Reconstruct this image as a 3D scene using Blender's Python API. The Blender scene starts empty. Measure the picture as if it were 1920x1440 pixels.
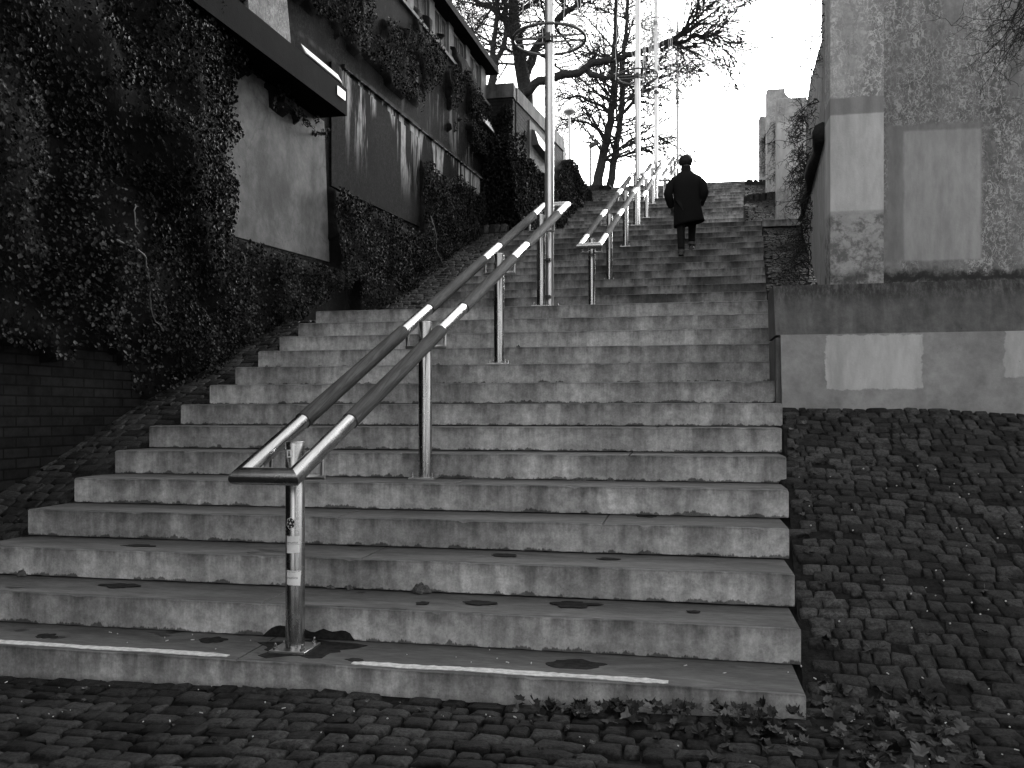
import bpy, math, random
from mathutils import Vector, noise
PI=math.pi
SC=bpy.context.scene
COL=SC.collection
rnd=random.Random(7)
# ------------------------------------------------------------------ camera model
F=1600.0; HOR=775.0; TH=math.atan(F/8160.0); EYE=1.436; H=0.19
ct,st=math.cos(TH),math.sin(TH)
def ray(u,v):
    a=u-960; return (a*ct-F*st, a*st+F*ct, HOR-v)
def at(u,v,y):                      # world point at distance y seen at photo pixel u,v
    r=ray(u,v); return Vector((r[0]/r[1]*y, y, EYE+r[2]/r[1]*y))
def xw(y): return -4.75+.07*(y-12)  # plan line of the left retaining wall
def wl(u,v):
    r=ray(u,v); k=r[0]/r[1]; y=(-4.75-.84)/(k-.07); return y, EYE+r[2]/r[1]*y
# ------------------------------------------------------------------ helpers
def setp(o,label=None,cat=None,group=None,kind=None):
    if label: o['label']=label
    if cat: o['category']=cat
    if group: o['group']=group
    if kind: o['kind']=kind
    return o
def wloc(o):
    p=Vector((0,0,0))
    while o: p+=o.location; o=o.parent
    return p
def thing(name,label,cat,loc=(0,0,0),group=None):
    o=bpy.data.objects.new(name,None); COL.objects.link(o); o.location=loc; o.empty_display_size=.2
    return setp(o,label,cat,group)
def mo(name,V,Fc,mat,parent=None,smooth=False,label=None,cat=None,group=None,kind=None,loc=None,sharp=None):
    o=bpy.data.objects.new(name,None) if False else None
    base=wloc(parent) if parent else Vector((0,0,0))
    off=Vector(loc) if loc else base
    me=bpy.data.meshes.new(name)
    me.from_pydata([(v[0]-off[0],v[1]-off[1],v[2]-off[2]) for v in V],[],Fc)
    me.update()
    if smooth: me.polygons.foreach_set('use_smooth',[True]*len(me.polygons))
    if mat: me.materials.append(mat)
    o=bpy.data.objects.new(name,me); COL.objects.link(o)
    if parent: o.parent=parent; o.location=off-base
    elif loc: o.location=loc
    setp(o,label,cat,group,kind)
    if sharp is not None:
        try: me.set_sharp_from_angle(angle=math.radians(sharp))
        except Exception: pass
    return o
class MB:
    def __init__(s): s.V=[]; s.F=[]
    def add(s,V,Fc):
        n=len(s.V); s.V+=[tuple(v) for v in V]; s.F+=[tuple(i+n for i in f) for f in Fc]; return s
    def box(s,x0,x1,y0,y1,z0,z1):
        return s.hexa([(x0,y0,z0),(x1,y0,z0),(x1,y1,z0),(x0,y1,z0),(x0,y0,z1),(x1,y0,z1),(x1,y1,z1),(x0,y1,z1)])
    def hexa(s,P): return s.add(P,[(3,2,1,0),(4,5,6,7),(0,1,5,4),(1,2,6,5),(2,3,7,6),(3,0,4,7)])
    def bbox(s,x0,x1,y0,y1,z0,z1,b=.006):   # chamfered box: top and front edges
        P=[]
        for z,i in ((z0,0),(z1-b,0),(z1,b)):
            P+=[(x0+i,y0+i,z),(x1-i,y0+i,z),(x1-i,y1-i,z),(x0+i,y1-i,z)]
        Fc=[(3,2,1,0),(8,9,10,11)]
        for k in (0,4):
            for i in range(4):
                j=(i+1)%4; Fc.append((k+i,k+j,k+4+j,k+4+i))
        return s.add(P,Fc)
    def slab(s,x0,x1,y0,y1,z0,z1,rr,b=.008):     # cast block with a slightly chipped, wavy nosing
        N=max(2,int((x1-x0)/.035)); n0=len(s.V); chip=0
        for i in range(N+1):
            x=x0+(x1-x0)*i/N; e=b if i in (0,N) else 0; xx=x+(b*.6 if i==0 else -b*.6 if i==N else 0)
            if rr.random()<.035: chip=rr.uniform(.004,.012)
            else: chip*=.35
            c=b*rr.uniform(.75,1.25)+chip; w=.0012*math.sin(x*7+z1*9)
            s.V+=[(x,y0,z0+rr.uniform(0,.004)),(x,y0+w,z1-c-e*.4),(xx,y0+c*.35,z1-c*.35-e*.3),(xx,y0+c+.002,z1-e*.3),(xx,y1,z1)]
        for i in range(N):
            a=n0+5*i
            for k in range(4): s.F.append((a+k,a+5+k,a+6+k,a+k+1))
        m=n0+5*N; k=len(s.V); s.V+=[(x0,y1,z0),(x1,y1,z0)]
        s.F.append((n0,n0+1,n0+2,n0+3,n0+4,k)); s.F.append((m+4,m+3,m+2,m+1,m,k+1)); return s
    def tube(s,P,R,n=8,cap=True):
        P=[Vector(p) for p in P]
        if not hasattr(R,'__len__'): R=[R]*len(P)
        n0=len(s.V); up=None
        for i,p in enumerate(P):
            d=(P[min(i+1,len(P)-1)]-P[max(i-1,0)])
            if d.length<1e-9: d=Vector((0,0,1))
            d.normalize()
            if up is None:
                up=Vector((0,0,1)) if abs(d.z)<.9 else Vector((1,0,0))
            a=d.cross(up)
            if a.length<1e-4: a=d.cross(Vector((0,1,0)))
            a.normalize(); b=a.cross(d); up=b
            # mitre scale at corners
            for k in range(n):
                t=2*PI*k/n; q=p+(a*math.cos(t)+b*math.sin(t))*R[i]; s.V.append(tuple(q))
        for i in range(len(P)-1):
            for k in range(n):
                j=(k+1)%n; s.F.append((n0+i*n+k,n0+i*n+j,n0+(i+1)*n+j,n0+(i+1)*n+k))
        if cap:
            s.F.append(tuple(n0+k for k in range(n-1,-1,-1))); m=n0+(len(P)-1)*n
            s.F.append(tuple(m+k for k in range(n)))
        return s
    def lathe(s,c,prof,n=24):
        c=Vector(c); n0=len(s.V)
        for r,z in prof:
            for k in range(n):
                t=2*PI*k/n; s.V.append((c.x+r*math.cos(t),c.y+r*math.sin(t),c.z+z))
        for i in range(len(prof)-1):
            for k in range(n):
                j=(k+1)%n; s.F.append((n0+i*n+k,n0+i*n+j,n0+(i+1)*n+j,n0+(i+1)*n+k))
        s.F.append(tuple(n0+k for k in range(n-1,-1,-1))); m=n0+(len(prof)-1)*n
        s.F.append(tuple(m+k for k in range(n)))
        return s
    def prism(s,poly,dv):        # extrude a 3-D polygon by dv
        dv=Vector(dv); n=len(poly); A=[Vector(p) for p in poly]; B=[p+dv for p in A]
        Fc=[tuple(range(n)),tuple(range(2*n-1,n-1,-1))]
        for i in range(n):
            j=(i+1)%n; Fc.append((i,n+i,n+j,j))
        return s.add(A+B,Fc)
    def make(s,name,mat,parent=None,**k): return mo(name,s.V,s.F,mat,parent,**k)
# ------------------------------------------------------------------ materials
class NT:
    def __init__(s,name,rough=.8,spec=.3,metal=0.0):
        s.m=bpy.data.materials.new(name); s.m.use_nodes=True; s.n=s.m.node_tree.nodes; s.l=s.m.node_tree.links
        s.b=s.n['Principled BSDF']; s.b.inputs['Roughness'].default_value=rough
        s.b.inputs['Metallic'].default_value=metal; s.b.inputs['Specular IOR Level'].default_value=spec
        g=s.n.new('ShaderNodeNewGeometry'); s.geo=g; s.pos=g.outputs['Position']
        x=s.n.new('ShaderNodeSeparateXYZ'); s.l.new(s.pos,x.inputs[0]); s.x,s.y,s.z=x.outputs
    def put(s,sock,v):
        if isinstance(v,(int,float)): sock.default_value=v if sock.type=='VALUE' else ((v,)*4 if sock.type=='RGBA' else (v,)*3)
        elif isinstance(v,tuple): sock.default_value=v
        else: s.l.new(v,sock)
    def m_(s,op,a,b=0.0,c=0.0,clamp=False):
        n=s.n.new('ShaderNodeMath'); n.operation=op; n.use_clamp=clamp
        for i,v in enumerate((a,b,c)): s.put(n.inputs[i],v)
        return n.outputs[0]
    def comb(s,a,b,c):
        n=s.n.new('ShaderNodeCombineXYZ'); 
        for i,v in enumerate((a,b,c)): s.put(n.inputs[i],v)
        return n.outputs[0]
    def vec(s,sx,sy,sz): return s.comb(s.m_('MULTIPLY',s.x,sx),s.m_('MULTIPLY',s.y,sy),s.m_('MULTIPLY',s.z,sz))
    def noise(s,scale,vec=None,detail=4,rough=.6,dist=0.0):
        n=s.n.new('ShaderNodeTexNoise'); s.l.new(vec if vec is not None else s.pos,n.inputs['Vector'])
        n.inputs['Scale'].default_value=scale; n.inputs['Detail'].default_value=detail; n.inputs['Roughness'].default_value=rough
        n.inputs['Distortion'].default_value=dist
        return n.outputs['Fac']
    def vor(s,scale,vec=None,feature='F1',out='Distance'):
        n=s.n.new('ShaderNodeTexVoronoi'); n.feature=feature; s.l.new(vec if vec is not None else s.pos,n.inputs['Vector'])
        n.inputs['Scale'].default_value=scale; return n.outputs[out]
    def ss(s,v,a,b,lo=0.0,hi=1.0):          # smooth map range
        n=s.n.new('ShaderNodeMapRange'); n.interpolation_type='SMOOTHSTEP'
        for i,q in enumerate((v,a,b,lo,hi)): s.put(n.inputs[i],q)
        return n.outputs[0]
    def mix(s,f,a,b):
        n=s.n.new('ShaderNodeMix'); n.data_type='FLOAT'
        s.put(n.inputs[0],f); s.put(n.inputs[2],a); s.put(n.inputs[3],b); return n.outputs[0]
    def col(s,v):
        c=s.n.new('ShaderNodeCombineColor')
        for i in range(3): s.put(c.inputs[i],v)
        s.l.new(c.outputs[0],s.b.inputs['Base Color'])
    def bump(s,h,st=.5,d=.01):
        n=s.n.new('ShaderNodeBump'); n.inputs['Strength'].default_value=st; n.inputs['Distance'].default_value=d
        s.l.new(h,n.inputs['Height']); s.l.new(n.outputs[0],s.b.inputs['Normal'])
    def nz(s):
        x=s.n.new('ShaderNodeSeparateXYZ'); s.l.new(s.geo.outputs['Normal'],x.inputs[0]); return x.outputs[2]

def _ny(s):
    x=s.n.new('ShaderNodeSeparateXYZ'); s.l.new(s.geo.outputs['Normal'],x.inputs[0]); return s.ss(x.outputs[1],-.3,-.6)
NT.ny=_ny
def mat_step(name,base,dark,tread,stain=1.0):
    t=NT(name,.8,.35)
    q=t.m_('DIVIDE',t.z,H); fid=t.m_('FLOOR',t.m_('SUBTRACT',q,.001)); hz=t.m_('SUBTRACT',q,fid)
    sv=t.comb(t.m_('MULTIPLY',t.x,1.0),t.m_('MULTIPLY',fid,5.37),t.m_('MULTIPLY',t.z,.14))
    s1=t.noise(7,sv,5,.65); s2=t.noise(1.6,sv,2,.5); s3=t.noise(26,sv,3,.6)
    band=t.ss(s2,.38,.62)
    col=t.mix(band,dark,base)
    col=t.m_('MULTIPLY',col,t.ss(s1,.28,.72,.70,1.18))
    col=t.m_('MULTIPLY',col,t.ss(s3,.3,.7,.9,1.07))
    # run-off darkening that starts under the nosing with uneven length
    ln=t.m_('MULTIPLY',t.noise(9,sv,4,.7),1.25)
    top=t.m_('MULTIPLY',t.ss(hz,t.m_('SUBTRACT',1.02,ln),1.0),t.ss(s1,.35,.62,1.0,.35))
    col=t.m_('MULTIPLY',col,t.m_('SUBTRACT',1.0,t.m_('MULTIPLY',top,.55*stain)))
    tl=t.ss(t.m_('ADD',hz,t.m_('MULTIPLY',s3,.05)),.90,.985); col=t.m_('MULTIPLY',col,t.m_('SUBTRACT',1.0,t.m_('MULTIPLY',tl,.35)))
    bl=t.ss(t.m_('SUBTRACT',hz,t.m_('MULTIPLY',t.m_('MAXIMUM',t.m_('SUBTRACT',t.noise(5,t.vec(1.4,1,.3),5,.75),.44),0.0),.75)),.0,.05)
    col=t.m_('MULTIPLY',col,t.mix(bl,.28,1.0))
    # mottle, pits
    mt=t.noise(14,None,7,.7); col=t.m_('MULTIPLY',col,t.ss(mt,.3,.7,.72,1.28))
    pit=t.ss(t.vor(34),.05,.10); msk=t.ss(t.noise(4),.46,.56); grain=t.noise(75,None,4,.8); col=t.m_('MULTIPLY',col,t.ss(grain,.3,.7,.84,1.14))
    col=t.m_('MULTIPLY',col,t.mix(t.m_('MULTIPLY',t.m_('SUBTRACT',1.0,pit),msk),1.0,.35))
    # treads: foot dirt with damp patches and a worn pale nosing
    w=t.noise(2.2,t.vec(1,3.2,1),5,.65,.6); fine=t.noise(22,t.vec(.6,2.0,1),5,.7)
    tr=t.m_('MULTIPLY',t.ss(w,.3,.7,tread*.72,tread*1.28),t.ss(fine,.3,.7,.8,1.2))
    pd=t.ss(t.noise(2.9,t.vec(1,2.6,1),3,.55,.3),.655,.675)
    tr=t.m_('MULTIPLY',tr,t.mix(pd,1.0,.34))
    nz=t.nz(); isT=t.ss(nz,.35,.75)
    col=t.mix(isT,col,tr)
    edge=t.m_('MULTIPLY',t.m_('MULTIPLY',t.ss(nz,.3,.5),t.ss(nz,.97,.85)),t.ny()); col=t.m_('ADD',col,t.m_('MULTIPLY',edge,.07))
    t.col(col)
    t.b.inputs['Roughness'].default_value=.8
    t.put(t.b.inputs['Roughness'],t.mix(t.m_('MULTIPLY',pd,isT),.8,.45))
    h=t.m_('ADD',t.m_('MULTIPLY',t.noise(55,None,6,.7),.6),t.m_('MULTIPLY',pit,.5)); t.bump(h,.35,.006)
    return t.m
def mat_conc(name,base,dark,worm=0.0,sv=(3,3,.5),contrast=.3,rough=.85,speck=.3):
    t=NT(name,rough,.3)
    s1=t.noise(1.0,t.vec(*sv),6,.65,.2); m=t.noise(6,None,8,.72)
    c=t.mix(t.ss(s1,.3,.7),dark,base); c=t.m_('MULTIPLY',c,t.ss(m,.25,.75,1-contrast,1+contrast))
    if worm>0:   # fine wandering root marks left by vines
        v1=t.comb(t.m_('ADD',t.x,t.m_('MULTIPLY',t.noise(9),.16)),t.y,t.m_('ADD',t.m_('MULTIPLY',t.z,.45),t.m_('MULTIPLY',t.noise(7,t.vec(1,1,1.3)),.2)))
        d=t.vor(20,v1,'DISTANCE_TO_EDGE'); wm=t.m_('MULTIPLY',t.m_('SUBTRACT',1.0,t.ss(d,.02,.08)),t.ss(t.noise(14),.4,.55))
        d2=t.vor(41,v1,'DISTANCE_TO_EDGE'); wm2=t.m_('MULTIPLY',t.m_('SUBTRACT',1.0,t.ss(d2,.03,.10)),t.ss(t.noise(19),.42,.55))
        mk=t.m_('MULTIPLY',t.ss(t.noise(1.8,t.vec(1.6,1,.6),4,.6),.33,.55),worm)
        c=t.mix(t.m_('MULTIPLY',t.m_('ADD',wm,t.m_('MULTIPLY',wm2,.8),0,True),mk),t.m_('MULTIPLY',c,t.mix(mk,1.0,.8)),base*(1.75 if base>.05 else 4.5))
    p=t.ss(t.vor(17),.03,.06); c=t.m_('MULTIPLY',c,t.mix(t.m_('MULTIPLY',t.m_('SUBTRACT',1.0,p),t.ss(t.noise(2.5),.5,.6)),1.0,1-speck*1.8))
    t.col(c); t.bump(t.m_('ADD',m,t.m_('MULTIPLY',t.noise(60,None,4,.7),.4)),.35,.012); return t,c
def simple(name,c,rough=.8,metal=0,spec=.4,var=.25,scale=20,bumpd=0.0):
    t=NT(name,rough,spec,metal); n=t.noise(scale,None,5,.65); t.col(t.ss(n,.25,.75,c*(1-var),c*(1+var)))
    if bumpd: t.bump(n,.5,bumpd)
    return t.m
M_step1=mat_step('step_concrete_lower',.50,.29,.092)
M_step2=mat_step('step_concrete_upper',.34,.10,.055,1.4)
def mat_cobble(name,base,gl=.45):
    t=NT(name,.62,gl); r=t.geo.outputs['Random Per Island']
    c=t.m_('MULTIPLY',t.ss(r,0.0,1.0,base*.55,base*1.6),t.ss(t.noise(55,None,6,.8),.32,.68,.4,1.7))
    big=t.noise(1.1,None,4,.6); c=t.m_('MULTIPLY',c,t.ss(big,.3,.7,.55,1.25))
    dirt=t.ss(t.noise(7,None,5,.7),.5,.62); c=t.mix(dirt,c,t.m_('MULTIPLY',c,.55))
    t.col(c); t.put(t.b.inputs['Roughness'],t.ss(big,.3,.7,.45,.8)); t.bump(t.m_('ADD',t.noise(30,None,8,.8),t.m_('MULTIPLY',t.noise(130,None,3,.7),.5)),.7,.014); return t.m
M_cob=mat_cobble('cobble_basalt',.038,.10); M_cobd=mat_cobble('cobble_dark',.024,.08); M_cobg=mat_cobble('cobble_pavement',.026,.08)
t=NT('joint_soil',.95,.15); t.col(t.ss(t.noise(30,None,6,.75),.3,.75,.004,.022)); t.bump(t.noise(50,None,5,.7),.8,.015); M_soil=t.m
t=NT('ground_earth',.95,.1); t.col(t.ss(t.noise(2,None,6,.7),.3,.7,.04,.08)); M_earth=t.m
t=NT('brushed_steel',.24,.5,1.0); t.col(t.ss(t.noise(3,t.vec(30,3,3),4,.6),.3,.7,.36,.46))
t.put(t.b.inputs['Roughness'],t.ss(t.noise(7,None,4,.6),.3,.7,.2,.3)); M_steel=t.m
t=NT('weathered_steel',.35,.5,1.0); t.col(t.ss(t.noise(8,None,5,.7),.3,.7,.42,.6)); M_steel2=t.m
t=NT('aluminium_mast',.36,.5,.85); t.col(t.ss(t.noise(5,t.vec(4,4,.5),4,.6),.3,.7,.6,.72)); M_mast=t.m
t=NT('oiled_wood',.75,.12)
gv=t.comb(t.m_('MULTIPLY',t.x,55),t.m_('MULTIPLY',t.y,2.2),t.m_('MULTIPLY',t.m_('SUBTRACT',t.z,t.m_('MULTIPLY',t.y,.44)),55))
g=t.noise(1.0,gv,5,.65,.6); t.col(t.m_('MULTIPLY',t.ss(g,.3,.7,.022,.068),t.ss(t.noise(3,None,4,.6),.3,.7,.8,1.2))); t.bump(g,.3,.003); M_wood=t.m
t=NT('ring_steel',.55,.4,.4); t.col(t.ss(t.noise(8,None,5,.7),.3,.7,.10,.16)); M_ring=t.m
M_black=simple('black_rubber',.02,.6)
M_tape=simple('worn_marking_tape',.52,.75,var=.3,scale=35,bumpd=.004)
M_wet=simple('damp_stain',.022,.75,spec=.05,var=.5,scale=30)
M_paper=simple('sticker_paper',.85,.6,var=.1); M_ink=simple('sticker_ink',.02,.5,var=.1); M_grey=simple('sticker_grey_ink',.13,.6,var=.1)
M_leafd=None
def mat_leaf(name,lo,hi,rough=.42,spec=.5):
    t=NT(name,rough,spec); r=t.geo.outputs['Random Per Island']; big=t.noise(1.3,None,4,.6)
    c=t.m_('MULTIPLY',t.ss(t.m_('POWER',r,3.0),0.0,1.0,lo,hi),t.ss(big,.35,.65,.6,1.3)); t.col(c); return t.m
M_ivy=mat_leaf('ivy_leaf',.0025,.018,.5,.10); M_ivyl=mat_leaf('dry_ground_cover',.006,.11,.8,.08); M_dry=mat_leaf('dry_leaf',.010,.12,.6,.25)
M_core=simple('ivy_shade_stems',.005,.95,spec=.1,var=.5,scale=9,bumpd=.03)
M_bark=simple('bark',.045,.9,spec=.15,var=.45,scale=14,bumpd=.03); M_twig=simple('twig',.05,.9,spec=.1,var=.3)
M_vine=simple('vine_stem',.035,.9,spec=.1,var=.4); M_stem=simple('pale_vine_stem',.16,.85,spec=.2,var=.4)
M_coat=simple('black_wool',.012,.95,spec=.12,var=.3,scale=90,bumpd=.002); M_trs=simple('dark_denim',.014,.9,spec=.15); M_cuff=simple('turned_denim',.11,.9,spec=.1)
M_shoe=simple('black_leather',.015,.4,spec=.4); M_skin=simple('skin',.22,.55); M_hair=simple('dark_hair',.013,.6,spec=.3,scale=70,var=.5,bumpd=.01)
M_white=simple('white_enamel',.82,.4,var=.05); M_dkmetal=simple('dark_metal',.05,.5,spec=.4)
M_glass=simple('window_glass',.012,.6,spec=.05,var=.1)
M_rend=mat_conc('cream_render',.17,.08,contrast=.2)[0].m
M_hs=simple('added_house_render',.34,.9,var=.2,scale=1)
M_roof=simple('roof_felt',.012,.9,spec=.05,var=.4)
# left retaining wall: stained concrete with pale lime runs under two ledges
t,c=mat_conc('stained_retaining_wall',.0048,.0016,worm=1.0,sv=(1,1.6,.35),contrast=.5); t.b.inputs['Specular IOR Level'].default_value=.04
def limes(t,c,z0,y0,y1,L,th,seed,amt,slope=0.0):
    zz=t.m_('SUBTRACT',z0,t.m_('SUBTRACT',t.z,t.m_('MULTIPLY',t.m_('SUBTRACT',t.y,y0),slope)))
    v=t.comb(t.m_('MULTIPLY',t.y,4.5),seed,t.m_('MULTIPLY',t.z,.4)); n=t.noise(1.0,v,4,.7); n2=t.noise(.33,v,2,.6)
    ln=t.m_('MULTIPLY',t.ss(n2,.36,.58),L); on=t.ss(zz,-.005,.02)
    off=t.ss(zz,t.m_('MULTIPLY',ln,.3),t.m_('ADD',ln,.03),1.0,0.0)
    k=t.m_('MULTIPLY',t.m_('MULTIPLY',on,off),t.ss(n,th,th+.07)); rng=t.m_('MULTIPLY',t.ss(t.y,y0-.1,y0+.3),t.ss(t.y,y1-.3,y1+.3,1.0,0.0))
    return t.mix(t.m_('MULTIPLY',t.m_('MULTIPLY',k,rng),t.ss(t.noise(25,t.vec(1,1,.3),4,.7),.3,.6,.45,1.0)),c,amt)
c=limes(t,c,6.42,11.5,18.6,1.5,.49,3.3,.38,.03); c=limes(t,c,7.45,13.0,18.6,1.3,.53,8.1,.13,.02); c=limes(t,c,5.9,15.0,19.0,1.0,.54,11.7,.16,.05); c=limes(t,c,8.05,10.5,16.5,.9,.60,5.1,.10)
bd=t.m_('MULTIPLY',t.ss(t.m_('ABSOLUTE',t.m_('SUBTRACT',t.z,t.m_('ADD',6.43,t.m_('MULTIPLY',t.m_('SUBTRACT',t.y,11.5),.03)))),.0,.06,1.0,0.0),t.ss(t.noise(3),.4,.6))
c=t.mix(bd,c,.05)
t.col(c); M_wall=t.m
t,c=mat_conc('pale_concrete_panel',.13,.035,sv=(1,1.6,1.1),contrast=.35)  # panel tone, paler than the wall around it
v=t.comb(t.y,t.m_('MULTIPLY',t.z,1.0),0.0)
ck=t.ss(t.vor(.9,t.comb(t.m_('ADD',t.y,t.m_('MULTIPLY',t.noise(3),.4)),t.m_('ADD',t.z,t.m_('MULTIPLY',t.noise(2),.6)),0.0),'DISTANCE_TO_EDGE'),.002,.012)
c=t.m_('MULTIPLY',c,t.mix(ck,.75,1.0)); t.col(c); M_panel=t.m
# brick
def mat_brick(name,base,mort,ax='y',sc=1.0):
    t=NT(name,.9,.06); n=t.n.new('ShaderNodeTexBrick'); v=t.comb(t.y if ax=='y' else t.x,t.z,0.0); t.l.new(v,n.inputs['Vector'])
    n.inputs['Scale'].default_value=sc; n.inputs['Brick Width'].default_value=.24; n.inputs['Row Height'].default_value=.083; n.inputs['Mortar Size'].default_value=.008
    n.inputs['Color1'].default_value=(base*.7,)*3+(1,); n.inputs['Color2'].default_value=(base*1.3,)*3+(1,); n.inputs['Mortar'].default_value=(mort,)*3+(1,)
    mu=t.n.new('ShaderNodeRGBToBW'); t.l.new(n.outputs['Color'],mu.inputs[0]); t.col(t.m_('MULTIPLY',mu.outputs[0],t.ss(t.noise(9,None,6,.7),.3,.7,.6,1.4)))
    t.bump(t.m_('SUBTRACT',1.0,n.outputs['Fac']),.6,.01); return t.m
M_brick=mat_brick('dark_brick',.011,.004); M_brick2=mat_brick('old_brick',.04,.014); M_brick2x=mat_brick('old_brick_end',.016,.007,'x')
# right side concrete
def patch(t,c,x0,x1,z0,z1,val,soft=.02,wob=.03,yv=None):
    n=t.m_('MULTIPLY',t.m_('SUBTRACT',t.noise(10,None,5,.7),.5),wob*2)
    X=t.m_('ADD',t.x,n); Z=t.m_('ADD',t.z,n)
    k=t.m_('MULTIPLY',t.m_('MULTIPLY',t.ss(X,x0-soft,x0+soft),t.ss(X,x1-soft,x1+soft,1.0,0.0)),t.m_('MULTIPLY',t.ss(Z,z0-soft,z0+soft),t.ss(Z,z1-soft,z1+soft,1.0,0.0)))
    return t.mix(k,c,t.m_('MULTIPLY',t.m_('MULTIPLY',val,t.ss(t.noise(5,t.vec(1.6,1,.5),7,.7),.3,.7,.84,1.13)),t.m_('MULTIPLY',t.ss(t.noise(2,t.vec(3,1,.35),3,.6),.3,.7,.88,1.08),t.mix(t.ss(t.vor(9),.02,.05),.6,1.0))))
# ------------------------------------------------------------------ staircase geometry
def y_n(n):
    if n<=14: return 3.546+.431*n
    if n<=28: return 17.81-(28-n)*.439
    if n<=40: return 24.8-(40-n)*.431
    return 32.0-(52-n)*.44
def tread_z(y):
    n=0
    for k in range(1,53):
        if y>=y_n(k)-1e-6: n=k
    return n*H
def xL(n):
    y=y_n(n)
    if n<=14: return -4.52+.052*(y-5.27)*1.15
    if n<=28: return -3.70+.03*(y-13)
    if n<=40: return -3.36+.045*(y-20.06)
    return -2.83+.07*(y-27.2)
def xR(n):
    y=y_n(n)
    if n<=14: return .545+.0795*(y-3.977)
    if n<=28: return 1.18+.0785*(y-12.1)
    if n<=40: return 1.42+.073*(y-20.06)
    return 1.98+.075*(y-27.2)
def pitch(y):          # surface through the riser feet, level on the landings
    if y<3.9: return 0.04
    if y<9.58: return max(.04,.4408*(y-3.977)+.01)
    if y<12.1: return 14*H-.02
    if y<17.81: return 14*H-.02+(y-12.1)*.4328*1.0
    if y<20.06: return 28*H-.02
    if y<24.8: return 28*H-.02+(y-20.06)*.4408
    if y<27.16: return 40*H-.02
    if y<32.0: return 40*H-.02+(y-27.16)*.432
    return 52*H-.02
fl=[(1,14,'wide lowest flight of pale streaked concrete steps rising from the cobbled pavement'),
    (15,28,'second flight of concrete steps, the one the walking person is climbing'),
    (29,40,'third flight of concrete steps, narrower and starting above the person'),
    (41,52,'topmost flight of concrete steps against the white sky')]
MARK=None
for fi,(a,b,lab) in enumerate(fl):
    root=thing('stair_flight',lab,'stairs',(-1.7,y_n(a),(a-1)*H),'flights of the long outdoor staircase')
    for n in range(a,b+1):
        m=MB(); y0=y_n(n); y1=y_n(n+1) if n<52 else y0+14
        y1=y0+.5 if n!=b else y1-.0+.06
        l,r=xL(n),xR(n); jr=random.Random(n)
        l+=jr.uniform(-.012,.012); r+=jr.uniform(-.012,.012); dz=jr.uniform(-.003,.002) if n not in (14,28,40,52) else 0
        # long slab split into cast blocks with a hairline joint between
        cuts=[l]; x=l+(jr.uniform(2.2,3.0) if n<=14 else jr.uniform(1.0,2.2)); zz_=0
        while x<r-.8: cuts.append(x); x+=jr.uniform(1.7,2.3)
        cuts.append(r)
        for i in range(len(cuts)-1):
            e=.0004; zj=dz+jr.uniform(-.0006,.0006)
            m.slab(cuts[i]+e,cuts[i+1]-e,y0+jr.uniform(-.002,.002),y1,(n-1)*H+.005,n*H+zj,jr,.009)
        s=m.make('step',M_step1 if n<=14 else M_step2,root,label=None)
        if n==1: MARK=s
# bed under the steps so the joints close dark
P=[]
for y in [3.99,9.6,12.15,17.85,20.1,24.83,27.2,32.05,46]: P.append((y,pitch(y)-.30))
V=[];Fc=[]
for i,(y,z) in enumerate(P): V+=[(-4.3 if y<10 else -3.5 if y<18 else -3.0 if y<26 else -2.4,y,z),(.9 if y<10 else 1.3 if y<18 else 1.5 if y<26 else 2.2,y,z)]
for i in range(len(P)-1): Fc.append((2*i,2*i+1,2*i+3,2*i+2))
mo('stair_bed',V,Fc,M_soil,kind='structure')
# ragged pale tape on the bottom step
def strip(pa,pb,w,seed):
    r=random.Random(seed); N=60; m=MB(); V=[]
    for i in range(N+1):
        t_=i/N; x=pa+(pb-pa)*t_; tp=min(1,min(t_,1-t_)*14+.25)
        yc=4.022; V+= [(x,yc-w/2*(.8+.2*tp)+.005*math.sin(x*11)+r.uniform(-.005,.005),H+.001),(x,yc+w/2*tp+.005*math.sin(x*7+1)+r.uniform(-.006,.006),H+.001)]
    V2=[(a,b,c+.003) for a,b,c in V]; n=len(V); Fc=[]
    for i in range(N):
        a=2*i; Fc.append((n+a,n+a+2,n+a+3,n+a+1)); Fc.append((a,n+a,n+a+2,a+2)[::-1]); Fc.append((a+1,a+3,n+a+3,n+a+1)[::-1])
    Fc+= [(0,1,n+1,n),(2*N,n+2*N,n+2*N+1,2*N+1)]
    return mo('marking_strip',V+V2,Fc,M_tape,MARK)
strip(-4.35,-2.27,.058,1); strip(-1.60,-.05,.062,2)
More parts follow.
